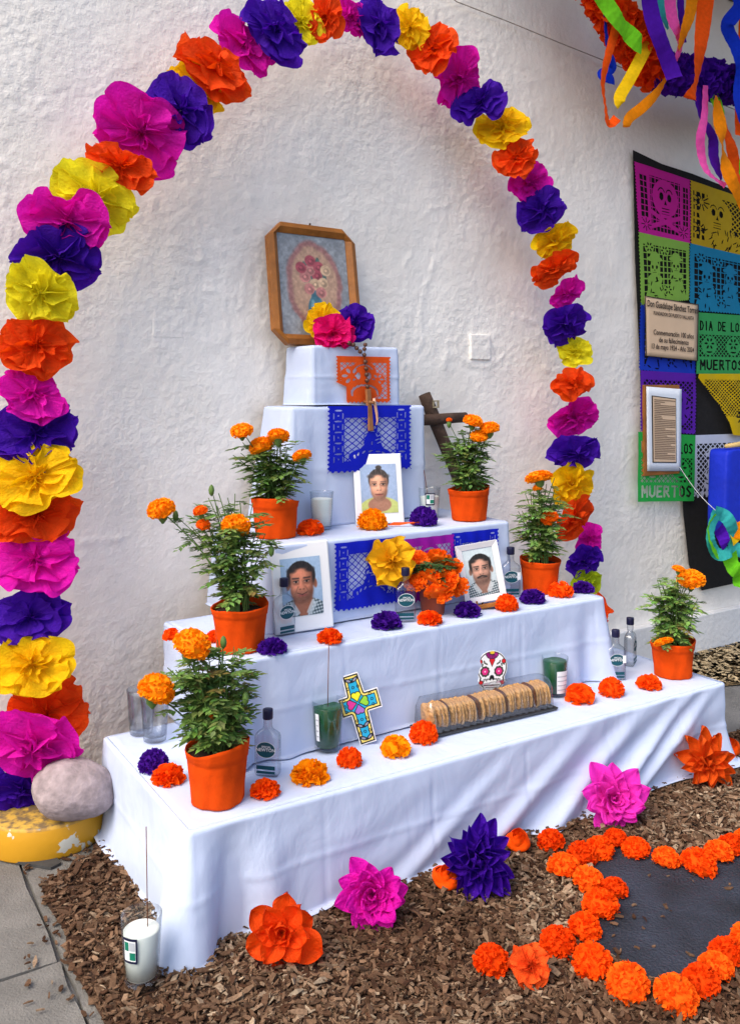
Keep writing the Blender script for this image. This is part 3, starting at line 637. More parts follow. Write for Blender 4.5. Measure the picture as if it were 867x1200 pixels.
def plant(label, px, py, hs, Wpx, Hpx, bbox, heads, seed, nstem=15, lean=0, wilt=(), buds=(), pale=1.35):
    """px,py: centre of the pot's foot; Wpx/Hpx pot size; bbox: foliage extent; heads: flower heads, all measured"""
    r = random.Random(seed); b = on_h(px, py, hs); Z = depth(b); s = Z / F
    t = thing('marigold_plant', label, 'potted plant', b + Vector((0, 0, .002)), -YAW, 'potted marigolds on the altar')
    inv = (Matrix.Translation(b + Vector((0, 0, .002))) @ Matrix.Rotation(-YAW, 4, 'Z')).inverted()
    r1 = Wpx * s / 2; r0 = r1 * .84; hp_ = Hpx * s
    pot_mesh(r0, r1, hp_, r).build('pot', FELT, t)
    so = MB(); so.lathe([(r1 * .93, hp_ * .80), (r1 * .93, hp_ * .84), (r1 * .6, hp_ * .87), (0, hp_ * .86)], 24); so.build('soil', SOIL, t)
    x0, y0, x1, y1 = bbox
    def loc(qx, qy, dz=0): return inv @ at_Z(qx, qy, Z + dz)
    fo = MB(); st = MB()
    def stem(tip, rad=.0028, n=7, leaves=8):
        a = r.uniform(0, 6.28); q0 = Vector((r1 * .35 * math.cos(a), r1 * .35 * math.sin(a), hp_ * .84)); h = tip.z - q0.z
        m1 = q0.lerp(tip, .45); m1.x = q0.x + (tip.x - q0.x) * .30; m1.y = q0.y + (tip.y - q0.y) * .3; m1.z = q0.z + h * .55
        pts = [(q0 * (1 - u) ** 2 + m1 * 2 * u * (1 - u) + tip * u * u) for u in [i / n for i in range(n + 1)]]
        st.tube(pts, [rad * (1 - .5 * i / n) for i in range(n + 1)], 5, False)
        for k in range(leaves):
            u = .12 + .84 * (k + r.random() * .6) / leaves; i = min(int(u * n), n - 1); q = pts[i].lerp(pts[i + 1], u * n - i)
            a2 = r.uniform(0, 6.28); dd = Vector((math.cos(a2), math.sin(a2), r.uniform(-.05, .75))).normalized(); g_ = r.uniform(.7, 1.3)
            mix = r.random(); col = (.100 * g_ * pale + .04 * mix, .175 * g_ * pale + .04 * mix, .046 * g_ * pale, 1)
            leaf(fo, q, dd, Vector((0, 0, 1)), r.uniform(.05, .08), r, col if r.random() > .05 else (.22, .19, .05, 1))
    wid = x1 - x0; hgt = y1 - y0
    for k in range(nstem):
        qx = x0 + wid * (.06 + .88 * ((k + r.random()) / nstem)); f = 1 - abs((qx - (x0 + x1) / 2 - lean * .3) / (wid * .62)) ** 2.4
        qy = y1 - hgt * (.30 + .66 * f * r.uniform(.55, 1.0)); stem(loc(qx, qy, r.uniform(-.07, .07)), .0026, 7, 11)
    for k in range(4): stem(loc((x0 + x1) / 2 + wid * .22 * r.uniform(-1, 1), y1 - hgt * r.uniform(.6, .95), r.uniform(-.03, .03)), .003, 7, 11)
    for (hx, hy, hr, *fl) in heads:
        rad = hr * s; tip = loc(hx, hy, r.uniform(-.10, -.05)); deep = MARI_DEEP if (fl and fl[0] == 1) else MARI
        low = tip - Vector((0, 0, rad * .55)); stem(low, .0032, 7, 5)
        ca = MB(); ca.lathe([(.003, -rad * .75), (rad * .30, -rad * .45), (rad * .36, 0)], 10); ca.build('calyx', STEM, t, loc=low)
        o = obj('flower_head', MG[r.randrange(3)], deep, t, low - Vector((0, 0, rad * .22)), (r.uniform(-.1, .35) + .15, r.uniform(-.25, .25), r.uniform(0, 6)), (rad, rad, rad * (fl[1] if len(fl) > 1 else 1)))
    for (hx, hy, kind) in buds:
        tip = loc(hx, hy, -.03); stem(tip, .0024, 6, 3); bm_ = MB(); k = .012
        bm_.lathe([(.001, -k * 1.6), (k * .6, -k), (k * .75, 0), (k * .5, k * .9), (k * .1, k * 1.3)], 9); bm_.build('bud', STEM, t, loc=tip)
        if kind:
            o = obj('bud_petals', MG[0], MARI_DEEP, t, tip + Vector((0, 0, k * .6)), None, k * 1.0)
    fo.build('foliage', LEAF, t, False); t.children[-1]['kind'] = 'stuff'
    st.build('stems', STEM, t)
    return t
plant('potted marigold with two big yellow-orange heads on the lowest step beside the flask', 255, 937, H1, 72, 66, (186, 738, 304, 886), [(179, 800, 23), (221, 747, 23)], 1, 20, -8, buds=((247, 845, 1), (262, 752, 0), (228, 752, 0), (288, 818, 0)))
plant('lanky marigold in an orange pot on the second step beside the smiling portrait', 281, 760, H2, 64, 52, (212, 568, 322, 716), [(191, 591, 17), (276, 610, 18), (236, 596, 9, 1), (238, 612, 9, 1)], 2, 17, -4, buds=((248, 574, 0), (206, 604, 0), (318, 645, 0)))
plant('marigold with four flowers in an orange pot on the third step beside a white candle', 323, 629, H3, 54, 44, (268, 500, 356, 594), [(284, 498, 14, 0, .75), (308, 518, 15), (326, 505, 14, 0, .8), (355, 529, 12, 0, .8)], 3, 15)
plant('marigold in an orange pot on the third step before the dark wooden cross', 549, 609, H3, 47, 37, (514, 492, 581, 580), [(553, 488, 12.5, 0, .8), (574, 497, 12.5, 0, .85), (561, 506, 11, 0, .8)], 4, 14, buds=((526, 496, 1),), pale=1.45)
plant('marigold in an orange pot on the second step in front of the arch foot', 633, 693, H2, 46, 38, (603, 553, 668, 664), [(632, 551, 17, 0, .62), (645, 603, 11, 1), (640, 607, 8, 1), (630, 570, 6)], 5, 14, pale=1.7)
plant('marigold in an orange pot near the free end of the lowest step beside two flasks', 788, 791, H1, 49, 40, (752, 668, 824, 756), [(809, 671, 17, 0, .8), (794, 663, 8, 0, .7), (778, 746, 12, 0, .55)], 6, 14, pale=1.65)
# bushy one in a brown plastic pot
b = on_h(507, 719, H2); s = depth(b) / F; t = thing('marigold_plant', 'low bush of orange blossoms in a brown plastic pot on the second step', 'potted plant', b + Vector((0, 0, .002)), -YAW, 'potted marigolds on the altar')
BROWN = mat('brown_plastic', rgb(128, 58, 38), .5, .1, 20); mb = MB(); rp_ = 18 * s; hp_ = 46 * s
mb.lathe([(rp_ * .74, 0), (rp_ * .95, hp_ * .8), (rp_ * 1.02, hp_ * .8), (rp_ * 1.05, hp_), (rp_ * .98, hp_), (rp_ * .93, hp_ * .86), (0, hp_ * .86)], 36, True); bevel(mb.build('pot', BROWN, t), .001)
mb = MB(); mb.box((rp_ * .5, -rp_ * .98, hp_ * .62), (rp_ * .8, -rp_ * .94, hp_ * .85)); mb.build('price_tag', mat('tag', rgb(220, 214, 190), .6), t, False)
r = random.Random(5); fo = MB()
for k in range(60):
    a = r.uniform(0, 6.28); leaf(fo, Vector((math.cos(a) * .02, math.sin(a) * .02, hp_ * .9 + r.uniform(0, .06))), Vector((math.cos(a), math.sin(a), r.uniform(0, .6))).normalized(), Vector((0, 0, 1)), .06, r, (.05, .11, .03, 1))
fo.build('foliage', LEAF, t, False); t.children[-1]['kind'] = 'stuff'
inv = (Matrix.Translation(b + Vector((0, 0, .002))) @ Matrix.Rotation(-YAW, 4, 'Z')).inverted(); Zp = depth(b)
BL = mat('blossom_orange', rgb(252, 116, 6), .7, .14, 50, 0, 1, .25)
for i, (x, y, rr, dz) in enumerate(((490, 652, 14, .02), (513, 650, 15, .03), (531, 662, 13, .02), (488, 676, 14, -.03), (505, 674, 17, -.05), (526, 676, 15, -.04), (538, 683, 12, -.01), (513, 690, 15, -.06), (480, 668, 11, 0), (523, 694, 11, -.05))):
    o = obj('flower_head', PPW[i % 3], BL, t, inv @ at_Z(x, y + rr * .5, Zp + dz), (.6 + r.uniform(-.2, .3), r.uniform(-.5, .5), r.uniform(0, 6)), rr * s * 1.1)

# ------------------------------------------------------------------ loose paper flowers on the steps
step_names = {H1: 'lowest', H2: 'second', H3: 'third'}
def small(c, x, y, wpx, hs, kind='pom', seed=0, label=None):
    p = on_h(x, y, hs); p.z = hs + .002; rr = wpx * depth(p) / F / 2; r = random.Random(seed + x)
    p += Vector((SA, CA, 0)) * rr * .7
    me = {'pom': PP[int(x) % 4], 'wide': PPW[int(x) % 3], 'ros': PPR[int(x) % 3]}[kind]; m = {'orange': PAPER_ORANGE, 'yellow': PAPER_YELLOW, 'purple': PAPER_PURPLE}[c]
    o = obj('paper_flower', me, m, None, p, (0, 0, r.uniform(0, 6)), (rr, rr, rr * (1.3 if kind != 'ros' else 1.0)))
    sn = step_names[hs]; nm = {'pom': 'ruffled', 'wide': 'shaggy', 'ros': 'rolled'}[kind]
    tag(o, label or f'small {nm} {c} paper flower lying on the {sn} step', 'paper flower', f'small {nm} {c} flowers on the {sn} step')
for a in (('purple', 177, 908, 37, H1, 'pom', 0, 'purple paper flower near the tumblers on the lowest step'),
          ('orange', 194, 922, 40, H1, 'wide', 0, 'orange paper flower touching the front marigold pot and the purple flower'),
          ('orange', 309, 937, 36, H1, 'wide', 0, 'orange paper flower lying before the flask on the lowest step'),
          ('yellow', 362, 921, 46, H1, 'wide', 0, 'large shaggy yellow paper flower between flask and green candle'),
          ('orange', 409, 901, 31, H1, 'pom', 0, 'orange paper flower before the painted cardboard cross'),
          ('yellow', 464, 889, 36, H1, 'ros', 0, 'yellow-orange paper rose between the cardboard cross and cookie box'),
          ('orange', 497, 873, 35, H1, 'pom', 0, 'orange paper flower touching the corner of the cookie box'),
          ('orange', 682, 826, 34, H1, 'ros', 0, 'orange paper rose beside the labelled green candle'),
          ('orange', 719, 818, 31, H1, 'pom', 0, 'orange paper flower before the tagged flask on the lowest step'),
          ('orange', 763, 809, 30, H1, 'wide', 0, 'orange paper flower before the marigold at the free end of the lowest step'),
          ('purple', 318, 768, 35, H2, 'wide', 0, 'purple paper flower before the flask and the smiling portrait'),
          ('orange', 386, 755, 31, H2, 'wide', 0, 'orange paper flower at the step edge above the green candle'),
          ('purple', 453, 738, 38, H2, 'wide', 0, 'purple paper flower below the golden tissue flower'),
          ('orange', 504, 733, 30, H2, 'wide', 0, 'orange paper flower before the brown plastic pot'),
          ('purple', 549, 724, 33, H2, 'wide', 0, 'purple paper flower between brown pot and framed portrait'),
          ('orange', 595, 717, 28, H2, 'pom', 0, 'orange paper flower before the small wooden easel'),
          ('purple', 626, 708, 31, H2, 'wide', 0, 'purple paper flower before the orange pot by the arch foot'),
          ('orange', 659, 701, 29, H2, 'ros', 0, 'orange paper rose beside the orange pot by the arch foot'),
          ('purple', 685, 696, 26, H2, 'wide', 0, 'purple paper flower at the free corner of the second step'),
          ('orange', 250, 754, 20, H2, 'pom', 0, 'orange paper flower tucked behind the lanky marigold pot'),
          ('orange', 200, 752, 22, H2, 'ros', 0, 'orange paper rose at the wall end of the second step'),
          ('orange', 363, 628, 30, H3, 'ros', 0, 'orange paper rose between the orange pot and the plain white candle'),
          ('yellow', 436, 622, 37, H3, 'pom', 0, 'yellow-orange paper flower at the foot of the pale yellow top portrait'),
          ('purple', 497, 617, 34, H3, 'pom', 0, 'purple paper flower before the printed white candle on the third step')): small(*a)
# three tissue flowers on the top box
for c, x, y, s_, dn_, lb in (('yellow', 378, 377, 23, .03, 'yellow tissue flower propped against the framed picture'), ('hot_pink', 390, 391, 25, -.03, 'hot pink tissue flower on the topmost box'), ('purple', 415, 380, 23, 0, 'purple tissue flower above the rosary on the topmost box')):
    p = on_n(x, y, 2.90 + dn_); rad = s_ * depth(p) / F; p.z = max(p.z, H5 + rad * .62)
    o = obj('tissue_flower', TF[int(x) % 8], TIS[c], None, p, None, (rad, rad, rad * .7)); o.rotation_euler = Vector((-.4, -1, .35)).to_track_quat('Z', 'Y').to_euler(); tag(o, lb, 'paper flower')
p = on_n(458, 657, 2.525); rad = 29 * depth(p) / F
o = obj('tissue_flower', TF[3], mat('tissue_gold', rgb(244, 186, 8), .75, .1, 40, .35, 120, .3), None, p, None, (rad, rad, rad * .6)); o.rotation_euler = Vector((-.4, -1, .1)).to_track_quat('Z', 'Y').to_euler()
tag(o, 'large golden yellow tissue flower pinned to the front of the third step', 'paper flower')

# ------------------------------------------------------------------ big petalled flowers on the mulch
def petal_mesh(seed, wide=.34, point=1.0, curl=.3, fold=.12):
    r = random.Random(seed); rows = []; n = 14; nc = 9; ph = r.uniform(0, 6)
    for i in range(n):
        t = 1 - (1 - i / (n - 1)) ** 1.7; w_ = wide * (math.sin(math.pi * (.10 + .62 * t)) ** .9) * (1 - t ** (5 * point)) ** .75 + .008
        row = []
        for j in range(nc):
            s_ = j / (nc - 1) * 2 - 1
            row.append((s_ * w_ + .025 * math.sin(7 * t + ph), t, fold * (abs(s_) - .5) * math.sin(math.pi * min(1, t * .8 + .1)) + curl * t * t * .6 + .085 * math.sin(6 * t + 3 * s_ + ph) * t + .05 * math.sin(9 * s_ + ph + 5 * t) * t + r.uniform(-.008, .008)))
        rows.append(row)
    mb = MB(); mb.grid(rows); return mb.mesh('petal')
PT = {'round': [petal_mesh(s, .36, 1.7, -.12, .22) for s in range(3)], 'leafy': [petal_mesh(10 + s, .32, .75, .22, .24) for s in range(3)], 'spike': [petal_mesh(20 + s, .26, .6, .1, .28) for s in range(3)]}
def ground_flower(label, c, x, y, size, kind, layers, seed, face=(-.55, -.85, .45), m=None):
    r = random.Random(seed); b = on_h(x, y + 6, .03); rad = size * depth(b) / F
    t = thing('paper_flower', label, 'paper flower', b, 0, 'big petalled flowers along the foot of the altar')
    q = Vector(face).normalized().to_track_quat('Z', 'Y').to_matrix(); cen = Vector((0, 0, rad * .55))
    for l, (n, el, ln) in enumerate(layers):
        for k in range(n):
            a = 6.2832 * (k + .5 * (l % 2)) / n + r.uniform(-.15, .15)
            Mx = q @ Matrix.Rotation(a, 3, 'Z') @ Matrix.Rotation(R(el + r.uniform(-9, 9)), 3, 'X')
            o = obj('petal', PT[kind][r.randrange(3)], m or TIS[c], t, cen, Mx.to_euler(), rad * ln * r.uniform(.8, 1.15))
    # keep every petal above the chips
    return t
ground_flower('big orange flower with broad rounded petals against the lowest cloth beside the glass candle', 'orange', 331, 1112, 47, 'round', [(6, 6, 1.0), (6, 30, .72), (5, 58, .5), (3, 78, .4)], 1)
ground_flower('magenta flower with pointed petals leaning on the cloth between orange and purple ones', 'magenta', 437, 1066, 43, 'leafy', [(10, 4, 1.0), (9, 26, .88), (8, 46, .7), (5, 68, .55)], 2)
ground_flower('large spiky purple flower on the mulch between two orange buds', 'purple', 560, 1028, 46, 'spike', [(13, 2, 1.0), (12, 22, .92), (10, 42, .8), (7, 62, .62), (4, 80, .5)], 3)
ground_flower('bright pink flower with many broad petals where the cloth sweeps diagonally', 'pink', 718, 953, 41, 'leafy', [(10, 5, 1.0), (9, 24, .88), (7, 46, .68), (5, 68, .5)], 4, m=mat('tissue_pink', rgb(236, 46, 190), .75, .1, 40, .35, 120, .32))
ground_flower('spiky deep orange flower at the free end of the lowest step', 'orange', 828, 907, 36, 'spike', [(10, 5, 1.0), (9, 28, .85), (6, 50, .7), (4, 74, .5)], 5, m=mat('tissue_deep_orange', rgb(232, 92, 10), .75, .1, 40, .35, 120, .32))
for x, y, s_, lb in ((523, 1033, 17, 'rolled orange paper bud on the mulch touching the spiky purple flower'), (606, 990, 15, 'orange paper bud half hidden behind the spiky purple flower'), (853, 880, 13, 'orange paper bud beside the spiky deep orange flower')):
    b = on_h(x, y, .03); rad = s_ * depth(b) / F; o = obj('paper_bud', RS[int(x) % 3], PAPER_ORANGE, None, b, (R(24), 0, -YAW), (rad, rad, rad * 1.15)); tag(o, lb, 'paper flower')
# ring of pompoms
ring = [(285, 388, 46), (322, 468, 54), (380, 428, 50), (437, 410, 48), (484, 380, 40), (550, 412, 47), (640, 442, 46), (740, 458, 60), (805, 424, 48), (850, 402, 46), (396, 510, 54), (480, 538, 46), (440, 588, 60), (384, 656, 55), (305, 702, 60),
        (415, 762, 66), (95, 760, 60), (530, 830, 72), (670, 868, 74), (755, 824, 62), (798, 784, 58), (838, 738, 60), (905, 690, 60), (900, 385, 48)]
r = random.Random(9)
for x, y, s_ in ring:
    px_, py_ = 540 + x / 2.651, 840 + y / 2.651 + s_ / 2.651 * .55; b = on_h(px_, py_, .024); rad = s_ / 2.651 * depth(b) / F * .98; b += Vector((SA, CA, 0)) * rad * .4
    o = obj('pompom', PP[r.randrange(4)], r.choice(POM), None, b, (r.uniform(-.3, .3), r.uniform(-.3, .3), r.uniform(0, 6)), (rad, rad, rad * 1.15))
    tag(o, 'orange crepe paper pompom laid in the outline round the dark asphalt patch', 'paper flower', 'orange pompoms outlining the dark patch')
b = on_h(540 + 212 / 2.651, 840 + 815 / 2.651, .024); rad = 66 / 2.651 * depth(b) / F; o = obj('paper_rose', TF[3], mat('rose_orange', rgb(246, 92, 24), .8, .12, 3, .6, 18, .25, bdist=.01), None, b + Vector((0, 0, rad * .62)), Vector((-.45, -.72, .75)).to_track_quat('Z', 'Y').to_euler(), (rad * .98, rad * .98, rad * .95)); tag(o, 'smooth orange paper rose beside the outermost pompom on the mulch', 'paper flower')

# ------------------------------------------------------------------ bottles, glasses, candles
def bottle_mesh():
    mb = MB(); W_, D_ = .035, .019; seg = 40; rows = []
    prof = [(.90, 0, 6), (.97, .003, 6), (1, .010, 6), (1, .100, 6), (.985, .108, 5.5), (.92, .115, 5), (.74, .121, 4), (.52, .126, 3), (.39, .131, 2.4), (.35, .138, 2), (.345, .165, 2)]
    for k, z, ex in prof:
        row = []
        nk = min(1, max(0, (1 - k) / .62)); dy = D_ * (1 - nk) + .0118 * nk; dx = W_ * k if z < .14 else W_ * k
        if z >= .137: dx = dy = .0122
        for j in range(seg):
            a = 6.2832 * j / seg; c, s_ = math.cos(a), math.sin(a)
            row.append((dx * math.copysign(abs(c) ** (2 / ex), c), dy * math.copysign(abs(s_) ** (2 / ex), s_) * (1 if z >= .137 else min(1, .6 + .4 * k)), z))
        rows.append(row)
    mb.grid(rows, True); mb.f.append(tuple(reversed(range(seg)))); return mb.mesh('bottle')
BOT = bottle_mesh()
mb = MB(); mb.lathe([(.0135, .156), (.0145, .158), (.0145, .180), (.0138, .183), (0, .1835)], 28, True); CAP = mb.mesh('cap')
LAB_T = mat('label_teal', rgb(14, 74, 88), .5, .08); LAB_W = mat('label_white', rgb(226, 230, 232), .5, .03); LAB_G = mat('label_grey', rgb(176, 182, 190), .5, .03)
def disc_label(w_, h_):
    mb = MB(); n = 32; mb.add([(0, 0, 0)] + [(w_ * math.cos(6.2832 * k / n), 0, h_ * math.sin(6.2832 * k / n)) for k in range(n)], [(0, k + 1, (k + 1) % n + 1) for k in range(n)]); return mb.mesh('label', False)
OVAL = disc_label(.0275, .0215); OVALW = disc_label(.029, .023)
def quad_mesh(x0, z0, x1, z1, sk=0.0):
    mb = MB(); mb.add([(x0, 0, z0), (x1, 0, z0 + sk), (x1, 0, z1 + sk), (x0, 0, z1)], [(0, 1, 2, 3)]); return mb.mesh('band', False)
BAND = quad_mesh(-.027, .020, .027, .031); BAND2 = quad_mesh(-.027, .009, .027, .016); TAGM = quad_mesh(.021, .060, .033, .088)
T1 = text_mesh('NEWTON', .0125, bold=.0002); T2 = text_mesh('SPECIAL', .0078, bold=.0001)
LIQ = glass('spirit', (.97, .98, .99, 1), .02, 1.2, (.75, .78, .82, 1))
def bottle(label, x, y, hs, rz=0.0, white_tag=False, sc=1.0):
    b = on_h(x, y, hs); t = thing('flask_bottle', label, 'bottle', b + Vector((0, 0, .0022)), -YAW + R(rz), 'clear flask bottles on the altar')
    obj('glass_body', BOT, GLASS_B, t); obj('cap', CAP, NAVY, t)
    lb = obj('label', OVAL, LAB_T, t, (0, -.0196, .075)); obj('label_border', OVALW, LAB_W, lb, (0, .0002, 0)); obj('lettering', T1, LAB_W, lb, (0, -.0004, -.004), (R(90), 0, 0)); obj('lettering', T2, LAB_W, lb, (.002, -.0004, .006), (R(90), 0, 0))
    l2 = obj('strip_label', BAND, LAB_T, t, (0, -.0196, 0)); obj('strip', BAND2, LAB_T, l2)
    if white_tag: obj('price_tag', TAGM, LAB_W, t, (0, -.0199, .004))
    t.scale = (sc,) * 3; return t
bottle('clear flask bottle beside the front potted marigold on the lowest step', 314, 908, H1, -12)
bottle('clear flask bottle before the smiling portrait on the second step', 333, 744, H2, 38, sc=.97)
bottle('clear flask bottle beside the brown plastic pot of orange blossoms', 475, 728, H2, 6, sc=.97)
bottle('clear flask bottle beside the framed portrait on the second step', 598, 699, H2, 4, True)
bottle('clear flask bottle with a white tag standing on the lowest step beside the green candle', 721, 796, H1, 2, True)
bottle('clear flask bottle turned edge-on behind another flask near the end of the lowest step', 738, 779, H1, 62)
def glass_cup(r0, r1, h, th=.0025, flute=0):
    mb = MB(); seg = 48
    def ring(rr, z, fl): return [(rr * (1 + fl * math.cos(8 * a)) * math.cos(a), rr * (1 + fl * math.cos(8 * a)) * math.sin(a), z) for a in [6.2832 * k / seg for k in range(seg)]]
    rows = [ring(r0 * .9, 0, 0), ring(r0, .003, flute)] + [ring(r0 + (r1 - r0) * t, h * t, flute * (1 - t)) for t in (.15, .35, .6, .85)] + [ring(r1, h, 0), ring(r1 - th * .5, h + th * .4, 0), ring(r1 - th, h, 0)]
    rows += [ring(r0 + (r1 - r0) * t - th, max(h * t, .012), 0) for t in (.85, .5, .12)] + [ring(.001, .012, 0)]
    mb.grid(rows, True); mb.f.append(tuple(reversed(range(seg)))); return mb
def candle(label, x, y, hs, wpx, hpx, wax, fill, stick=None, lab=None, pal='white', lean=0):
    b = on_h(x, y, hs); s_ = depth(b) / F; t = thing('candle_glass', label, 'candle', b + Vector((0, 0, .0025)), -YAW, 'votive candles in glasses')
    r1 = wpx * s_ / 2; r0 = r1 * .80; h = hpx * s_
    gl = glass_cup(r0, r1, h, .0025, .02).build('glass_cup', GLASS, t)
    wx = MB(); k = lambda z: r0 + (r1 - r0) * z / h - .0035
    wx.lathe([(k(.014) * .96, .014), (k(h * .4), h * .4), (k(h * fill) - .0006, h * fill - .002), (k(h * fill) - .003, h * fill), (0, h * fill - .0025)], 36, True); wx.build('wax', wax, t)
    if stick:
        st = MB(); st.tube([(stick[0], stick[1], h * fill - .01), (stick[2], stick[3], stick[4])], .0013, 6); st.build('incense_stick', STICK, t)
    if lab:
        x0, x1, z0, z1 = lab; lm = MB(); rows = []
        def rr(z): return r0 + (r1 - r0) * z / h + .0012
        for z in np.linspace(z0 * h, z1 * h, 5): rows.append([(rr(z) * 1.02 * math.sin(a), -rr(z) * 1.02 * math.cos(a), z) for a in np.linspace(x0, x1, 9)])
        lm.grid(rows); o = lm.build('label', LAB_W if pal == 'green' else NAVY, t)
        if pal != 'green':
            for (fx0, fx1, fz0, fz1, mm_) in ((.1, .9, .1, .9, LAB_W), (.15, .45, .5, .85, mat('label_green', rgb(20, 120, 96), .5)), (.5, .88, .15, .45, mat('label_green', rgb(20, 120, 96), .5)), (.5, .86, .52, .85, LAB_G)):
                l2 = MB(); rows = []
                for z in np.linspace((z0 + (z1 - z0) * fz0) * h, (z0 + (z1 - z0) * fz1) * h, 4): rows.append([((rr(z) * 1.02 + .0006 + (.0004 if mm_ is not LAB_W else 0)) * math.sin(a), -(rr(z) * 1.02 + .0006 + (.0004 if mm_ is not LAB_W else 0)) * math.cos(a), z) for a in np.linspace(x0 + (x1 - x0) * fx0, x0 + (x1 - x0) * fx1, 7)])
                l2.grid(rows); l2.build('label_print', mm_, o)
        else:
            for q in range(4):
                l2 = MB(); rows = []; zz0 = (z0 + (z1 - z0) * (.15 + .2 * q)) * h
                for z in (zz0, zz0 + .0035): rows.append([((rr(z) * 1.02 + .0006) * math.sin(a), -(rr(z) * 1.02 + .0006) * math.cos(a), z) for a in np.linspace(x0 + .05, x1 - .05, 6)])
                l2.grid(rows); l2.build('label_print', LAB_G, o)
    return t
candle('white candle in a tall glass with an incense stick on the mulch before the cloth', 166, 1150, .03, 48, 78, WAX, .78, (.012, .01, .006, .02, .345), (-.75, .05, .42, .80))
candle('green candle in a glass with an incense stick beside the painted cross', 384, 879, H1, 37, 58, WAX_G, .88, (.0, .0, .003, .01, .315), (-.85, -.55, .25, .8), 'green')
candle('green candle in a glass with a white label beside the cookie box', 650, 815, H1, 31, 45, WAX_G, .9, None, (-.05, .95, .12, .70), 'green')
candle('plain white candle in a glass on the third step beside the orange pot', 377, 621, H3, 28, 44, WAX, .82)
candle('white candle in a glass with printed label and incense stick on the third step', 503, 607, H3, 26, 35, WAX, .72, (-.004, .0, -.030, .03, .245), (-.45, .45, .45, .85))
for x, y, lb in ((166, 860, 'clear empty tumbler closest to the wall behind the front marigold'), (182, 868, 'clear empty faceted tumbler in front of its twin on the lowest step')):
    b = on_h(x, y, H1); s_ = depth(b) / F; t = glass_cup(13 * s_, 17 * s_, 52 * s_, .003, .05).build('tumbler', GLASS_B, None, loc=b + Vector((0, 0, .0025))); tag(t, lb, 'glass', 'clear tumblers on the lowest step')
# stub of a fallen candle under the hem
b = on_h(197, 1107, .03); mb = MB(); mb.tube([(-.022, 0, .012), (.022, .004, .014)], [.011, .011], 16); tag(mb.build('candle_stub', WAX, None, loc=b, rot=(0, 0, R(-50))), 'fallen white candle stub lying by the hem of the lowest cloth', 'candle')

# ------------------------------------------------------------------ cut paper banners
def frame_cut(cv, m=.06, top=.14):
    return cv.rect(m, m, cv.w - m, cv.h - top)
def lattice(cv, p, w_, box):
    a = np.abs(((cv.X + cv.Y) % p) - p / 2) ; b = np.abs(((cv.X - cv.Y) % p) - p / 2)
    cv.m &= ~((np.minimum(a, b) > w_) & (box < 0))
def sqgrid(cv, p, w_, box, q=None):
    a = np.abs((cv.X % p) - p / 2); b = np.abs((cv.Y % (q or p)) - (q or p) / 2); cv.m &= ~((np.minimum(p / 2 - a, (q or p) / 2 - b) > w_) & (box < 0))
def scallop(cv, n, d_):
    # bitten edge all round the lower sides
    for k in range(n):
        x = (k + .5) / n * cv.w; cv.cut(cv.ell(x, -d_ * .2, cv.w / n * .34, d_))
    for k in range(int(n * cv.h / cv.w)):
        y = (k + .5) / n * cv.w
        for x in (0, cv.w): cv.cut(cv.ell(x, y, d_ * .7, cv.w / n * .34))
def star(cv, x, y, rr, n=8, w_=.006, inner=.35):
    for k in range(n):
        a = 6.2832 * k / n; cv.cut(cv.seg(x + rr * inner * math.cos(a), y + rr * inner * math.sin(a), x + rr * math.cos(a), y + rr * math.sin(a), w_))
def skull(cv, x, y, s_):
    cv.keep(cv.ell(x, y, .17 * s_, .2 * s_)); cv.keep(cv.rect(x - .09 * s_, y - .30 * s_, x + .09 * s_, y - .1 * s_, .03 * s_))
    for q in (-1, 1):
        cv.cut(cv.ell(x + q * .07 * s_, y - .01 * s_, .036 * s_, .055 * s_)); cv.cut(np.maximum(np.abs(cv.ell(x + q * .07 * s_, y + .02 * s_, .06 * s_, .085 * s_)) - .006 * s_, y + .05 * s_ - cv.Y))
    cv.cut(cv.poly([(x, y - .05 * s_), (x - .025 * s_, y - .12 * s_), (x + .025 * s_, y - .12 * s_)]))
    for k in range(3): cv.cut(cv.seg(x - .06 * s_, y - (.17 + .04 * k) * s_, x + .06 * s_, y - (.17 + .04 * k) * s_, .006 * s_))
def flowerc(cv, x, y, s_):
    cv.keep(cv.ell(x, y, s_, s_))
    for k in range(6):
        a = 6.2832 * k / 6; cv.cut(cv.ell(x + .58 * s_ * math.cos(a), y + .58 * s_ * math.sin(a), .26 * s_, .15 * s_, math.degrees(a)))
def figure(cv, x, y, s_, seed=0):
    """calavera lady: hat, head, dress full of slits"""
    r = random.Random(seed); cv.keep(cv.ell(x, y + .16 * s_, .17 * s_, .05 * s_)); cv.keep(cv.ell(x, y + .21 * s_, .10 * s_, .08 * s_)); cv.keep(cv.ell(x, y, .105 * s_, .13 * s_))
    cv.keep(cv.poly([(x - .08 * s_, y - .08 * s_), (x + .08 * s_, y - .08 * s_), (x + .27 * s_, y - .62 * s_), (x - .27 * s_, y - .62 * s_)])); cv.keep(cv.ell(x, y - .2 * s_, .17 * s_, .11 * s_))
    for q in (-1, 1): cv.cut(cv.ell(x + q * .045 * s_, y + .02 * s_, .024 * s_, .032 * s_))
    cv.cut(cv.seg(x - .04 * s_, y - .07 * s_, x + .04 * s_, y - .07 * s_, .006 * s_)); cv.cut(cv.ell(x, y - .03 * s_, .010 * s_, .018 * s_))
    for k in range(11):
        a = r.uniform(-1, 1); yy = y - (.16 + .42 * r.random()) * s_; xx = x + a * .14 * s_ * (1 + (y - yy) / s_); cv.cut(cv.ell(xx, yy, .012 * s_, .045 * s_, a * 40 + 90 * (k % 2)))
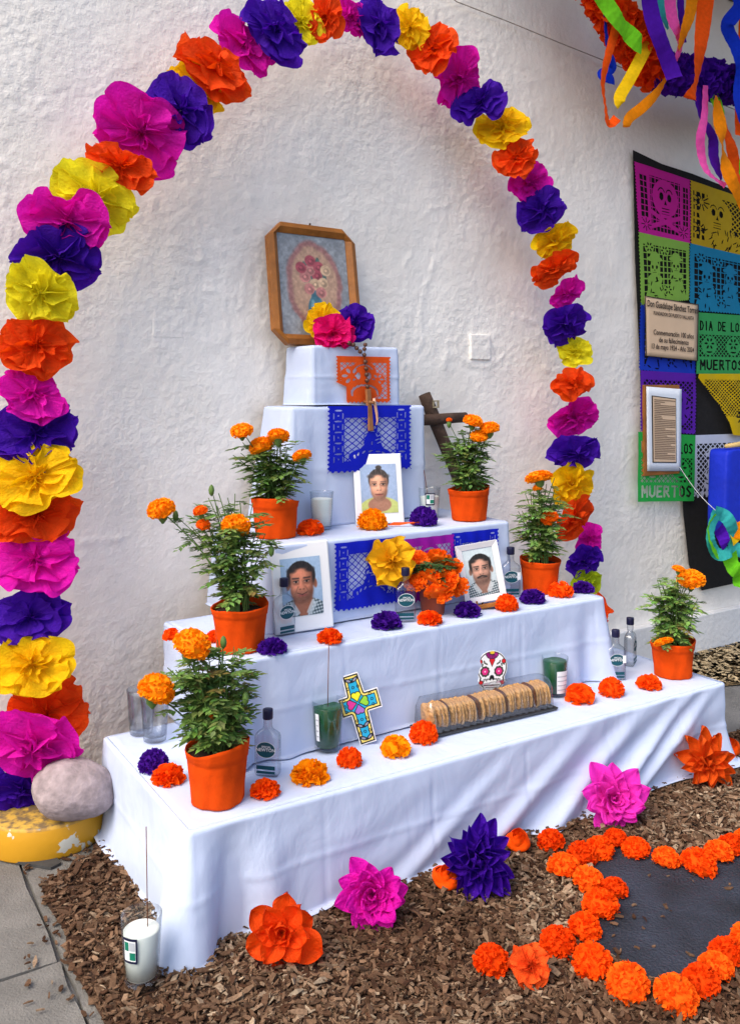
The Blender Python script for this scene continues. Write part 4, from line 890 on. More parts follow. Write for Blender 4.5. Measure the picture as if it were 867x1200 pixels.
def cv_blue(lat=.042, seed=1, cols=True):
    cv = Cv(1.0, .95, 170); lattice(cv, .092, .0085, cv.rect(.19, .16, .81, .78)); 
    for x in (.12, .88):
        for k in range(5):
            y = .12 + .155 * k; cv.cut(cv.poly([(x - .055, y + .125), (x + .055, y + .125), (x + .022, y + .07), (x + .055, y + .012), (x - .055, y + .012), (x - .022, y + .07)])) if False else None
            cv.cut(cv.ell(x, y + .145, .042, .011)); cv.cut(cv.ell(x - .05, y + .065, .007, .045)); cv.cut(cv.ell(x + .05, y + .065, .007, .045)); cv.cut(cv.ell(x, y + .07, .011, .011))
    figure(cv, .52, .62, .62, seed); cv.keep(cv.ell(.5, .22, .26, .13)); 
    for k in range(7): cv.cut(cv.ell(.5 + .2 * math.cos(.45 * k + .2), .2 + .09 * math.sin(.45 * k + .2), .028, .010, 26 * k - 60))
    scallop(cv, 16, .03); return cv
def cv_flowerlat(seed=3):
    cv = Cv(1.0, .95, 150); lattice(cv, .10, .010, cv.rect(.50, .08, .93, .82)); lattice(cv, .10, .012, cv.rect(.07, .45, .5, .82)); cv.keep(cv.ell(.5, .58, .24, .28))
    flowerc(cv, .27, .55, .2); flowerc(cv, .76, .48, .13); cv.keep(cv.ell(.52, .28, .33, .22))
    for k in range(9): cv.cut(cv.ell(.52 + .24 * math.cos(.38 * k + .1), .2 + .16 * math.sin(.38 * k + .1), .018, .07, 22 * k + 10))
    for q in (-1, 1): cv.cut(cv.ell(.5 + q * .1, .55, .04, .07)); cv.cut(np.maximum(np.abs(cv.ell(.5, .56, .2, .22)) - .012, .68 - cv.Y))
    scallop(cv, 14, .03); return cv
def cv_magenta():
    cv = Cv(1.0, 1.0, 140); sqgrid(cv, .070, .007, np.minimum(cv.rect(.26, .1, .80, .88), np.minimum(cv.rect(.07, .22, .20, .86), cv.rect(.86, .1, .95, .86))), .086)
    cv.keep(cv.rect(.2, .1, .26, .9)); cv.keep(cv.rect(.80, .1, .86, .9)); cv.keep(cv.ell(.53, .60, .235, .27))
    skull(cv, .53, .63, 1.05)
    for q in (-1, 1):
        dd = cv.seg(.53 - q * .30, .14, .53 + q * .26, .36, .033); cv.keep(dd)
    for x in (.16, .86): cv.keep(cv.ell(x, .16, .10, .11)); star(cv, x, .16, .09, 8, .007)
    scallop(cv, 22, .018); return cv
def cv_yellow():
    cv = Cv(1.0, 1.0, 140); lattice(cv, .085, .012, cv.rect(.55, .25, .95, .86)); sqgrid(cv, .09, .018, cv.rect(.05, .12, .30, .86), .11); cv.keep(cv.ell(.45, .55, .30, .32)); skull(cv, .48, .62, 1.0)
    star(cv, .2, .72, .13, 10, .010); star(cv, .16, .3, .1, 8, .009); cv.keep(cv.ell(.6, .2, .36, .17))
    r = random.Random(3)
    for k in range(26): cv.cut(cv.ell(r.uniform(.22, .92), r.uniform(.06, .36), .009, r.uniform(.03, .06), r.uniform(-70, 20)))
    scallop(cv, 20, .018); return cv
def cv_faces(seed):
    cv = Cv(1.0, 1.0, 140); sqgrid(cv, .078, .008, cv.rect(.07, .07, .93, .86), .092); figure(cv, .30, .52, .85, seed); figure(cv, .72, .56, .80, seed + 1)
    for x, y in ((.2, .82), (.5, .80), (.55, .2)): flowerc(cv, x, y, .085)
    scallop(cv, 20, .018); return cv
def cv_text(seed, t1=True):
    cv = Cv(1.0, 1.0, 140)
    if t1: cv.cut(letters(cv, 'DIA DE LOS', .05, .72, .97, .86, .0125))
    lattice(cv, .075, .009, cv.rect(.05, .28, .95, .64)); 
    for x in (.25, .75):
        cv.keep(cv.ell(x, .46, .15, .15)); flowerc(cv, x, .5, .12); cv.cut(cv.ell(x, .36, .06, .015))
    cv.cut(letters(cv, 'MUERTOS', .06, .07, .97, .22, .016)); return cv
def cv_plain(seed, lat=.08):
    cv = Cv(1.0, 1.0, 130); lattice(cv, lat, .011, cv.rect(.06, .07, .94, .86)); figure(cv, .36, .55, .85, seed); cv.keep(cv.ell(.70, .42, .2, .28)); r = random.Random(seed)
    for k in range(14): cv.cut(cv.ell(r.uniform(.5, .86), r.uniform(.2, .62), .013, .04, r.uniform(0, 180)))
    scallop(cv, 18, .02); return cv
def zig(cv):
    for k in range(12): cv.cut(cv.poly([((k + .05) / 12, 0.0), ((k + .5) / 12, .09), ((k + .95) / 12, 0.0)])); cv.cut(cv.poly([((k + .2) / 12, .11), ((k + .5) / 12, .19), ((k + .8) / 12, .11)]))
    return cv
PAP = {}
for k, c in dict(orange=(226, 84, 20), blue=(14, 30, 188), magenta=(200, 24, 150), plum=(150, 20, 160), yellow=(196, 160, 16), lime=(132, 178, 72), sky=(22, 128, 168), cobalt=(24, 60, 190), green=(58, 160, 88), violet=(92, 28, 168), white=(206, 212, 232), gold=(214, 178, 10), bright_green=(40, 168, 72)).items():
    PAP[k] = mat('papel_' + k, rgb(*c), .7, .05, 20, 0, 1, .2, spec=.2)
def banner(label, cv, c, x0, y0, x1, y1, n, off=.006, wv=.003, cat='paper banner', group=None, seed=0, skew=0.0):
    """hung by its top edge: (x0,y0) top left .. (x1) top right, y1 bottom at the middle"""
    a = on_n(x0, y0, n - off); b = on_n(x1, y0, n - off); m_ = on_n((x0 + x1) / 2, y1, n - off); wd = b.x - a.x; ht = a.z - m_.z
    sx_, sz_ = wd / cv.w, ht / cv.h
    me = picado_mesh(cv, 'cut_paper', lambda X, Z: (wv * np.sin(X * 9 + seed) * (-Z / cv.h) + wv * .6 * np.sin(X * 23 + Z * 7 + seed * 2) - wv * .6))
    o = obj('papel_picado', me, PAP[c], None, ((a.x + b.x) / 2, n - off, a.z), (0, R(skew), 0), (sx_, 1, sz_)); return tag(o, label, cat, group)
cvo = cv_flowerlat(); cvo.cut(cvo.poly([(-.1, -.1), (.18, -.1), (.18, .33), (.0, .42), (-.1, .44)]))
banner('orange cut paper banner with a torn corner on the topmost box', cvo, 'orange', 394, 417, 457, 472, 2.85, .012, .002)
banner('blue cut paper banner with lattice and figure above the portrait sheet', cv_blue(), 'blue', 384, 476, 481, 552, 2.83, .016, .003)
banner('blue cut paper banner beside the smiling portrait on the third step', cv_blue(.04, 4), 'blue', 392, 637, 474, 711, 2.575, .010, .004)
banner('magenta and plum cut paper banner behind the golden flower', cv_flowerlat(5), 'plum', 474, 632, 531, 703, 2.575, .013, .004)
banner('blue cut paper banner behind the framed portrait on the third step', cv_blue(.04, 6), 'blue', 529, 625, 583, 692, 2.575, .010, .004)
mb = MB()
for k, (x, y) in enumerate(((0, 0), (.03, .012), (.065, .004), (.10, .016), (.15, 0), (.11, -.006), (.05, -.008))): mb.v.append((x, y * .6, .004 + .012 * abs(math.sin(k * 2.1))))
mb.f = [(0, 1, 6), (1, 2, 5, 6), (2, 3, 4, 5)]; tag(mb.build('paper_scrap', PAP['orange'], None, False, loc=on_h(452, 617, H3 + .002), rot=(0, 0, -YAW + R(6))), 'torn scrap of orange cut paper beside the marigold flower on the third step', 'paper scrap')

# ------------------------------------------------------------------ portraits and other flat prints
def face(cv, cx, cy, s_, skin, hair, woman=False, moust=False, smile=False, shirt='plaid', bgc=(.72, .80, .90)):
    h = cv.h; cv.c[:] = np.array(bgc); cv.c *= (0.93 + .10 * cv.Y / h)[..., None]
    sk = np.array(skin); dk = sk * .62; r = random.Random(1)
    # shoulders
    sh = np.minimum(cv.ell(cx, cy - 1.75 * s_, 1.55 * s_, .95 * s_), cv.rect(cx - 1.3 * s_, -1, cx + 1.3 * s_, cy - 1.75 * s_))
    if shirt == 'plaid':
        cv.paint(sh, (.66, .72, .74)); p = .17 * s_
        for ax in (cv.X + .25 * cv.Y, cv.Y - .15 * cv.X):
            k = np.abs((ax % p) - p / 2); cv.paint(np.maximum(sh, k - .035 * s_), (.20, .28, .32), .7); cv.paint(np.maximum(sh, np.abs(k - .09 * s_) - .018 * s_), (.9, .92, .92), .6)
    else: cv.paint(sh, shirt)
    nw = .42 * s_ if woman else .56 * s_
    neck = cv.poly([(cx - nw, cy - .5 * s_), (cx + nw, cy - .5 * s_), (cx + nw * 1.05, cy - 1.2 * s_), (cx + .2 * s_, cy - (1.75 if not woman else 1.65) * s_), (cx - .2 * s_, cy - (1.75 if not woman else 1.65) * s_), (cx - nw * 1.05, cy - 1.2 * s_)])
    if woman: neck = np.minimum(neck, cv.ell(cx, cy - 1.35 * s_, .85 * s_, .5 * s_))
    cv.paint(neck, sk * .80, 1, .06 * s_); cv.paint(np.maximum(neck, cv.ell(cx, cy - .75 * s_, .8 * s_, .35 * s_)), dk, .55, .3 * s_)
    # collar
    if shirt == 'plaid':
        for q in (-1, 1): cv.paint(cv.poly([(cx + q * nw * 1.0, cy - .95 * s_), (cx + q * (nw + .3 * s_), cy - 1.15 * s_), (cx + q * .45 * s_, cy - 1.75 * s_), (cx + q * .18 * s_, cy - 1.6 * s_)]), (.80, .84, .85), .8, .05 * s_)
    hw = .80 if not woman else .70
    if not woman:
        for q in (-1, 1): cv.paint(cv.ell(cx + q * .80 * s_, cy - .08 * s_, .13 * s_, .27 * s_, q * 8), sk * .82, 1, .05 * s_); cv.paint(cv.ell(cx + q * .81 * s_, cy - .08 * s_, .06 * s_, .16 * s_), dk, .6, .08 * s_)
    # hair behind
    cv.paint(cv.ell(cx, cy + .36 * s_, (hw + .05) * s_, .78 * s_), hair, 1, .06 * s_)
    if woman: cv.paint(cv.ell(cx + .05 * s_, cy + 1.22 * s_, .22 * s_, .16 * s_), hair, 1, .06 * s_); pass
    fd = np.minimum(cv.ell(cx, cy + .12 * s_, hw * .93 * s_, .80 * s_), cv.ell(cx, cy - .35 * s_, hw * .84 * s_, .70 * s_))
    cv.paint(fd, sk, 1, .06 * s_)
    # modelling of the print
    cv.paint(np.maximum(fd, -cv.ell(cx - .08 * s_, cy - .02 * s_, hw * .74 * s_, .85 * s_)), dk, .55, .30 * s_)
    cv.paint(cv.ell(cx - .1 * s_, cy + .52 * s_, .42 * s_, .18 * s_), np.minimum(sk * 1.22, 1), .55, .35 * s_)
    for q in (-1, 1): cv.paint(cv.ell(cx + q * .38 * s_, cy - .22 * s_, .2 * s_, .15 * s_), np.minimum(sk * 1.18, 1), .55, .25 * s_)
    for k in range(5): cv.paint(cv.ell(cx + (k - 2) * .27 * s_, cy + (.90 if not woman else .86) * s_ - .06 * (k - 2) ** 2 * s_, .25 * s_, .13 * s_), hair, .9, .12 * s_)
    if not woman:
        for q in (-1, 1): cv.paint(cv.ell(cx + q * .74 * s_, cy + .30 * s_, .09 * s_, .36 * s_, -q * 6), hair, .85, .1 * s_)
        cv.paint(cv.ell(cx, cy - .72 * s_, .55 * s_, .34 * s_), np.array(hair) * .6 + sk * .4, .30, .3 * s_)
    for q in (-1, 1):
        ex = cx + q * .32 * s_; ey = cy + .05 * s_
        cv.paint(cv.ell(ex, ey, .25 * s_, .15 * s_), dk, .65, .14 * s_)
        cv.paint(cv.ell(ex, ey, .125 * s_, .048 * s_), (.74, .70, .66), .75, .05 * s_); cv.paint(cv.ell(ex, ey, .066 * s_, .066 * s_), (.10, .06, .05), 1, .03 * s_)
        cv.paint(cv.seg(ex - .16 * s_, ey + .045 * s_, ex + .16 * s_, ey + .05 * s_, .016 * s_), (.10, .07, .06), .9, .04 * s_)
        cv.paint(cv.seg(ex - .15 * s_, ey - .10 * s_, ex + .13 * s_, ey - .12 * s_, .012 * s_), dk, .6, .06 * s_)
        cv.paint(cv.seg(ex - q * .17 * s_, ey + .175 * s_, ex + q * .20 * s_, ey + .19 * s_, .035 * s_), hair, .9 if not woman else .6, .06 * s_)
    cv.paint(cv.seg(cx - .05 * s_, cy + .1 * s_, cx - .06 * s_, cy - .25 * s_, .05 * s_), np.minimum(sk * 1.2, 1), .6, .12 * s_); cv.paint(cv.seg(cx + .10 * s_, cy + .05 * s_, cx + .16 * s_, cy - .28 * s_, .03 * s_), dk, .55, .1 * s_)
    for q in (-1, 1): cv.paint(cv.ell(cx + q * .10 * s_, cy - .355 * s_, .06 * s_, .032 * s_), dk * .45, .9, .05 * s_)
    cv.paint(cv.ell(cx, cy - .30 * s_, .17 * s_, .09 * s_), sk * 1.05, .5, .1 * s_)
    my = cy - .62 * s_; ml = np.array((.62, .30, .28)) if not moust else sk * .72
    cv.paint(cv.ell(cx, my - .05 * s_, .27 * s_, .075 * s_), ml, .75, .06 * s_)
    up = .09 * s_ if smile else 0
    for q in (-1, 1):
        cv.paint(cv.seg(cx, my - .02 * s_, cx + q * .30 * s_, my + up, .018 * s_), dk * .4, .9, .05 * s_)
        if smile: cv.paint(cv.seg(cx + q * .22 * s_, cy - .22 * s_, cx + q * .42 * s_, cy - .58 * s_, .02 * s_), dk, .8, .08 * s_)
        if moust: cv.paint(cv.seg(cx + q * .03 * s_, my + .13 * s_, cx + q * .34 * s_, my + .04 * s_, .055 * s_), hair, .92, .07 * s_)
    cv.paint(cv.ell(cx, my - .19 * s_, .2 * s_, .05 * s_), dk, .5, .1 * s_)
    nxx = (cv.X - cx) / (hw * 1.02 * s_); nyy = (cv.Y - cy + .05 * s_) / (1.12 * s_); nzz = np.sqrt(np.clip(1 - nxx ** 2 - nyy ** 2, 0, 1))
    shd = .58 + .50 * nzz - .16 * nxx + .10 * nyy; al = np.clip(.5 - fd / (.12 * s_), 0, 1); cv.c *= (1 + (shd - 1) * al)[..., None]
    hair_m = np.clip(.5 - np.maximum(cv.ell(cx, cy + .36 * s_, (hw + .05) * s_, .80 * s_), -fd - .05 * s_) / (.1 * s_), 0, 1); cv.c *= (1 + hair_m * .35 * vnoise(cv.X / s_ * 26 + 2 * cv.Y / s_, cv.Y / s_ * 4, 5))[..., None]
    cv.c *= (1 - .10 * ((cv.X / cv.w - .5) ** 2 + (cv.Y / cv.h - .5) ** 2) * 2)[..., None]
    cv.c += (fbm(cv.X / s_ * 9, cv.Y / s_ * 9, 3, 3) * .022)[..., None]
def portrait_sheet(label, w_, h_, ph, facekw, base_px, hs, rz, lean, dot=False):
    t = thing('portrait_sheet', label, 'portrait', on_h(*base_px, hs) + Vector((0, 0, .002)), rz); t.rotation_euler = (R(-lean), 0, rz)
    cv = Cv(w_, h_, 40); cv.c[:] = .93
    if dot: cv.paint(cv.ell(w_ / 2, h_ * .955, .002, .002), (.2, .2, .25))
    me = print_mesh(cv, 'sheet', lambda X, Z: .006 * np.cos(X / w_ * 3) * (Z / h_) ** 2); o = obj('paper_sheet', me, PRINT, t); o.modifiers.new('thick', 'SOLIDIFY').thickness = .0012
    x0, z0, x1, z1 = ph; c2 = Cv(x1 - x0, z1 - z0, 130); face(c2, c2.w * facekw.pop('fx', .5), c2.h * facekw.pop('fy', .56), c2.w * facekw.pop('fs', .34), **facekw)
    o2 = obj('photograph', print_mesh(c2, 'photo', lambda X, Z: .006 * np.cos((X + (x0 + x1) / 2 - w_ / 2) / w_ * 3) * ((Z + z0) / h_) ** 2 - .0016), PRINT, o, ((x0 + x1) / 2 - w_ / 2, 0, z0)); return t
portrait_sheet('unframed portrait of a smiling person in a plaid shirt on the second step', .212, .285, (.032, .05, .176, .235), dict(fs=.415, fy=.57, skin=(.80, .50, .38), hair=(.16, .14, .14), smile=True, bgc=(.66, .77, .88)), (358, 741), H2, R(-2), 9, True)
portrait_sheet('unframed portrait of a person in a pale yellow top on the third step', .192, .262, (.026, .040, .168, .222), dict(fs=.375, fy=.57, skin=(.86, .62, .50), hair=(.30, .27, .25), woman=True, shirt=(.80, .84, .50), bgc=(.66, .74, .86)), (446, 615), H3, -YAW * .45, 10)
# framed portrait on a wooden easel
b = on_h(570, 712, H2); t = thing('framed_portrait', 'white framed portrait of a person with a moustache on a small wooden easel', 'portrait', b + Vector((0, 0, .002)), -YAW * .8); t.rotation_euler = (R(-9), R(-8), -YAW * .7)
wf, hf, bw = .154, .208, .021; FW = mat('white_frame', (.72, .72, .74, 1), .45, .05)
for pts in (((0, 0), (wf, 0), (wf - bw, bw), (bw, bw)), ((wf, 0), (wf, hf), (wf - bw, hf - bw), (wf - bw, bw)), ((wf, hf), (0, hf), (bw, hf - bw), (wf - bw, hf - bw)), ((0, hf), (0, 0), (bw, bw), (bw, hf - bw))):
    mb = MB(); q = [(x - wf / 2, z + .02) for x, z in pts]; ys = (-.014, -.014, -.006, -.006)
    mb.add([(x, y, z) for (x, z), y in zip(q, ys)] + [(x, .004, z) for x, z in q], [(0, 1, 2, 3), (7, 6, 5, 4)] + [(i, i + 4, (i + 1) % 4 + 4, (i + 1) % 4) for i in range(4)]); bevel(mb.build('frame_rail', FW, t, False), .0012)
c2 = Cv(wf - 2 * bw, hf - 2 * bw, 130); face(c2, c2.w * .52, c2.h * .56, c2.w * .43, (.72, .54, .46), (.12, .11, .11), moust=True, bgc=(.78, .84, .86))
obj('photograph', print_mesh(c2, 'photo'), PRINT, t, (0, -.004, bw + .02))
mb = MB(); mb.box((-.045, -.030, 0), (.045, -.0, .014)); ez = mb.build('easel_ledge', WOOD, t, False); bevel(ez, .002)
for sx_ in (-.04, .04):
    mb = MB(); mb.tube([(sx_, -.028, .004), (sx_, -.030, .030)], [.004, .003], 8); mb.build('easel_peg', WOOD, t)
mb = MB(); mb.tube([(0, .006, .15), (0, .055, -.012)], .004, 8); mb.build('easel_leg', WOOD, t)

# painted cardboard cross
cv = Cv(.12, .20, 150); K = (.06, .06, .08); k = .12
P = [(.030, .195), (.076, .195), (.080, .140), (.117, .140), (.117, .086), (.078, .086), (.076, .004), (.030, .004), (.028, .086), (.002, .086), (.002, .140), (.028, .140)]
dd = cv.poly(P); cv.m[:] = dd < 0; cv.c[:] = .92; cv.paint(dd + .003, K); cv.paint(dd + .0065, (.90, .82, .42)); cv.paint(dd + .0115, K); cv.paint(dd + .0135, (.12, .64, .80))
for a, c in ((90, (.88, .86, .16)), (0, (.55, .78, .22)), (180, (.82, .20, .56)), (270, (.62, .40, .74))):
    x, y = .054 + .0165 * math.cos(R(a)), .115 + .0165 * math.sin(R(a)); px_, py_ = -math.sin(R(a)), math.cos(R(a)); ax, ay = math.cos(R(a)), math.sin(R(a))
    ht = np.minimum(np.minimum(cv.ell(x + px_ * .0055 + ax * .005, y + py_ * .0055 + ay * .005, .0068, .0068), cv.ell(x - px_ * .0055 + ax * .005, y - py_ * .0055 + ay * .005, .0068, .0068)), cv.poly([(x + px_ * .012 + ax * .003, y + py_ * .012 + ay * .003), (x - px_ * .012 + ax * .003, y - py_ * .012 + ay * .003), (x - ax * .012, y - ay * .012)]))
    cv.paint(ht - .0022, K); cv.paint(ht, c)
for x, y in ((.038, .158), (.052, .158), (.066, .158), (.092, .13), (.094, .115), (.094, .1), (.018, .13), (.018, .115), (.018, .1), (.04, .07), (.053, .07), (.066, .07), (.04, .037), (.053, .037), (.066, .037)): cv.out(cv.ell(x, y, .0032, .0032), K, .0009)
for x, y in ((.053, .175), (.053, .052), (.053, .018)):
    for q in (-1, 1): cv.out(cv.ell(x + q * .009, y + .003, .009, .004, q * 30), K, .0012, (.55, .55, .62))
a = on_h(424, 872, H1); t = obj('cardboard_cross', print_mesh(cv, 'cross', None, True), PRINT, None, (a.x + .022, 2.300, H1 + .002), (R(-7), R(-15), -YAW * .75), 1.12); tag(t, 'turquoise and yellow painted cardboard cross with four hearts beside the green candle', 'cross'); t.modifiers.new('thick', 'SOLIDIFY').thickness = .002
# sugar skull cut-out
cv = Cv(.125, .165, 150); S0 = np.minimum(np.minimum(cv.ell(.0625, .105, .058, .057), cv.rect(.028, .01, .097, .07, .012)), cv.ell(.0625, .062, .050, .035)); cv.m[:] = S0 < 0; cv.c[:] = .93
cv.paint(np.abs(S0 + .0045) - .0016, K); PK = (.86, .16, .50); RD = (.82, .12, .16)
for k_ in range(7): a = R(200 + 23 * k_); cv.out(cv.ell(.0625 + .016 * math.cos(a), .153 + .012 * math.sin(a), .0085, .007, math.degrees(a)), K, .0008, (.62, .12, .48))
cv.paint(cv.ell(.0625, .155, .009, .005), (.9, .75, .2)); cv.out(np.minimum(cv.ell(.0585, .129, .006, .006), np.minimum(cv.ell(.0665, .129, .006, .006), cv.poly([(.0535, .127), (.0715, .127), (.0625, .108)]))), K, .0008, RD)
for q in (-1, 1):
    ex, ey = .0625 + q * .026, .092
    for k_ in range(9): a = 6.2832 * k_ / 9; cv.out(cv.ell(ex + .0125 * math.cos(a), ey + .0125 * math.sin(a), .0052, .0052), K, .0007, (.25, .25, .2))
    for k_ in range(6): a = 6.2832 * k_ / 6; cv.paint(cv.ell(ex + .006 * math.cos(a), ey + .006 * math.sin(a), .006, .006), PK)
    cv.paint(cv.ell(ex, ey, .003, .003), (.98, .8, .85))
    cv.out(cv.ell(.0625 + q * .044, .125, .0075, .0075), K, .001, RD); cv.out(cv.ell(.0625 + q * .040, .055, .0075, .0075), K, .001, RD)
    for k_ in range(4): cv.out(cv.ell(.0625 + q * (.022 + .007 * k_), .118 + .006 * math.sin(k_ * 2), .0042, .002, q * (30 + 40 * k_)), K, .0007, (.5, .6, .5))
    for k_ in range(3): cv.out(cv.ell(.0625 + q * (.014 + .008 * k_), .066 - .002 * k_, .004, .0018, q * 50 * k_), K, .0007)
cv.paint(np.minimum(cv.ell(.0585, .071, .0045, .009, -15), cv.ell(.0665, .071, .0045, .009, 15)), K)
cv.paint(cv.rect(.032, .044, .093, .048), K); cv.paint(cv.rect(.036, .015, .089, .040, .004), K)
for k_ in range(7): cv.paint(cv.rect(.038 + .0073 * k_, .029, .0437 + .0073 * k_, .038, .002), (.93, .93, .92)); cv.paint(cv.rect(.038 + .0073 * k_, .017, .0437 + .0073 * k_, .026, .002), (.93, .93, .92))
a = on_n(575, 812, 2.345); t = obj('cardboard_skull', print_mesh(cv, 'skull', None, True), PRINT, None, (a.x, 2.343, a.z - .02), (R(-3), R(3), R(-14))); tag(t, 'painted sugar skull cut-out leaning behind the cookie box', 'cut-out'); t.modifiers.new('thick', 'SOLIDIFY').thickness = .002

# ------------------------------------------------------------------ cookie box
A = on_h(503, 868, H1); B = on_h(654, 833, H1); Lb = (B - A).length; ang = math.atan2(B.y - A.y, B.x - A.x); Db = .115; Hb = .092
t = thing('cookie_box', 'clear plastic clamshell box of brown cookies on a black tray', 'box', A + Vector((0, 0, .002)), ang)
mb = MB(); rows = []
for z, k in ((0, .004), (.006, 0), (.010, 0), (.0105, .006), (.006, .010)):
    rows.append([(k, k, z), (Lb - k, k, z), (Lb - k, Db - k, z), (k, Db - k, z)])
mb.grid(rows, True); mb.f.append((3, 2, 1, 0)); b0 = len(mb.v); mb.f.append((b0 - 4, b0 - 3, b0 - 2, b0 - 1)); bevel(mb.build('tray', mat('black_plastic', rgb(34, 32, 34), .3, .1, 20, spec=.6), t, False), .002)
mb = MB(); rows = []; nl = 76
for i in range(nl + 1):
    x = .010 + (Lb - .020) * i / nl; en = min(i, nl - i) / nl * (Lb - .02); inset = .012 * max(0, 1 - en / .012) ; rib = .003 * math.cos(i * math.pi * 2 / 4); row = []
    for y, z in ((.008, .010), (.010, .035), (.012, .065), (.014, .088), (.022, .103), (.04, .108), (Db / 2, .109)): row.append((x, y + rib * (1 if z < .08 else .3) + inset * z * 3, z - inset * 1.2 * (z / .09)))
    for y, z in reversed(((.008, .010), (.010, .035), (.012, .065), (.014, .088), (.022, .103), (.04, .108))): row.append((x, Db - y - rib * (1 if z < .08 else .3) - inset * z * 3, z - inset * 1.2 * (z / .09)))
    rows.append(row)
mb.grid(rows); b0 = len(mb.v) - 13; mb.f.append(tuple(range(b0, b0 + 13))); mb.f.append(tuple(reversed(range(13)))); mb.build('lid', PLASTIC, t)
COOK = mat('cookie', rgb(204, 156, 98), .9, .35, 45, .8, 120); COOK_D = mat('cookie_dark', rgb(96, 58, 34), .9, .35, 45, .8, 120); r = random.Random(8)
mb = MB()
mb.grid([[(q_ * math.copysign(abs(math.cos(a)) ** .6, math.cos(a)), q_ * math.copysign(abs(math.sin(a)) ** .6, math.sin(a)), z) for a in [6.2832 * k / 28 for k in range(28)]] for q_, z in ((.0005, -.0055), (.030, -.005), (.0355, -.002), (.036, .001), (.033, .004), (.022, .0062), (.0005, .007))], True); CK = mb.mesh('cookie'); nC = 38
for i in range(nC):
    x = .026 + (Lb - .052) * i / (nC - 1); o = obj('cookie', CK, COOK_D if i % 9 == 5 else COOK, t, (x, Db / 2 - .006 + r.uniform(-.004, .004), .051 + r.uniform(-.003, .004)), (r.uniform(-.1, .1), R(84 + r.uniform(-5, 5)), r.uniform(-.06, .06)), r.uniform(1.0, 1.1))

# ------------------------------------------------------------------ framed picture, rosary, wooden cross
FN = WALL_N - .03
def fp(x, y): return on_n(x, y, FN)
cen = fp(369, 326); wq, hq = (fp(421, 330).x - fp(321, 330).x), .475
t = thing('picture_frame', 'octagonal carved wooden frame with a faded rose and blue picture on the wall', 'picture', Vector((on_n(373, 400, 2.985).x, 2.985, H5 + .003)), 0); t.rotation_euler = (R(-10), R(0.8), 0)
c_ = .055; hw, hh = wq / 2, hq / 2; O = [(-hw + c_, -hh), (hw - c_, -hh), (hw, -hh + c_), (hw, hh - c_), (hw - c_, hh), (-hw + c_, hh), (-hw, hh - c_), (-hw, -hh + c_)]
ins = .040; ci = c_ * .45; I = [(-hw + ins + ci * .2, -hh + ins), (hw - ins - ci * .2, -hh + ins), (hw - ins, -hh + ins + ci * .2), (hw - ins, hh - ins - ci * .2), (hw - ins - ci * .2, hh - ins), (-hw + ins + ci * .2, hh - ins), (-hw + ins, hh - ins - ci * .2), (-hw + ins, -hh + ins + ci * .2)]
for i in range(8):
    j = (i + 1) % 8; mb = MB(); q = [O[i], O[j], I[j], I[i]]; M_ = [((O[i][0] + I[i][0]) / 2, (O[i][1] + I[i][1]) / 2), ((O[j][0] + I[j][0]) / 2, (O[j][1] + I[j][1]) / 2)]
    z0 = hh
    vs = [(q[0][0], .012, q[0][1]), (q[1][0], .012, q[1][1]), (q[1][0], -.020, q[1][1]), (q[0][0], -.020, q[0][1]), (M_[0][0], -.028, M_[0][1]), (M_[1][0], -.028, M_[1][1]), (q[2][0], -.012, q[2][1]), (q[3][0], -.012, q[3][1]), (q[2][0], .012, q[2][1]), (q[3][0], .012, q[3][1])]
    mb.add([(x, y, z + z0) for x, y, z in vs], [(0, 1, 2, 3), (3, 2, 5, 4), (4, 5, 6, 7), (7, 6, 8, 9), (0, 9, 8, 1), (0, 3, 4, 7, 9), (1, 8, 6, 5, 2)]); bevel(mb.build('frame_rail', WOOD, t, False), .0015, 2, 20)
# a plain stand-in for the picture: soft abstract fields in the same faded tones
pw, phh = 2 * (hw - ins) + .004, 2 * (hh - ins) + .004; cv = Cv(pw, phh, 110); u, v = cv.X / pw, cv.Y / phh; n_ = fbm(u * 5, v * 7, 4, 4)
cv.c[:] = (.52, .54, .56); cv.c += (n_ * .06)[..., None]; E = lambda cx, cy, rx, ry: np.hypot((u - cx) / rx, (v - cy) / ry) - 1 + .06 * n_
cv.paint(E(.5, .50, .40, .44), (.60, .40, .38), .85, .10); cv.paint(E(.5, .50, .33, .37), (.70, .58, .48), .85, .12)
rr_ = random.Random(6)
for k in range(26): a_ = rr_.uniform(.4, 2.75); l_ = rr_.uniform(.12, .30); cv.paint(E(.5 + .7 * l_ * math.cos(a_), .46 + l_ * math.sin(a_), .028, .05), (.26, .38, .36), .8, .2)
cv.paint(E(.5, .27, .12, .13), (.28, .44, .50), 1, .08); cv.paint(E(.5, .38, .06, .07), (.26, .42, .48), 1, .1); cv.paint(E(.46, .29, .03, .07), (.46, .60, .64), .8, .3)
for k in range(11):
    a_ = k * 2.4; l_ = .19 * math.sqrt((k + .5) / 11); x_, y_ = .5 + l_ * 1.1 * math.cos(a_), .60 + l_ * math.sin(a_); c_k = ((.62, .30, .34), (.72, .48, .46), (.78, .66, .54))[k % 3]
    cv.paint(E(x_, y_, .075, .055), c_k, 1, .15); cv.paint(E(x_ + .012, y_ - .008, .045, .03), tuple(q_ * .75 for q_ in c_k), .8, .3); cv.paint(E(x_, y_, .02, .014), tuple(min(1, q_ * 1.15) for q_ in c_k), .9, .4)
cv.c *= (1 + .10 * fbm(u * 30, v * 40, 2, 9))[..., None]
pc = obj('picture', print_mesh(cv, 'picture'), PRINT, t, (0, -.008, ins - .002))
mb = MB(); mb.tube([(0, .0, 2 * hh), (0, -.008, 2 * hh + .012)], .004, 8); mb.build('hanger', DWOOD, t)
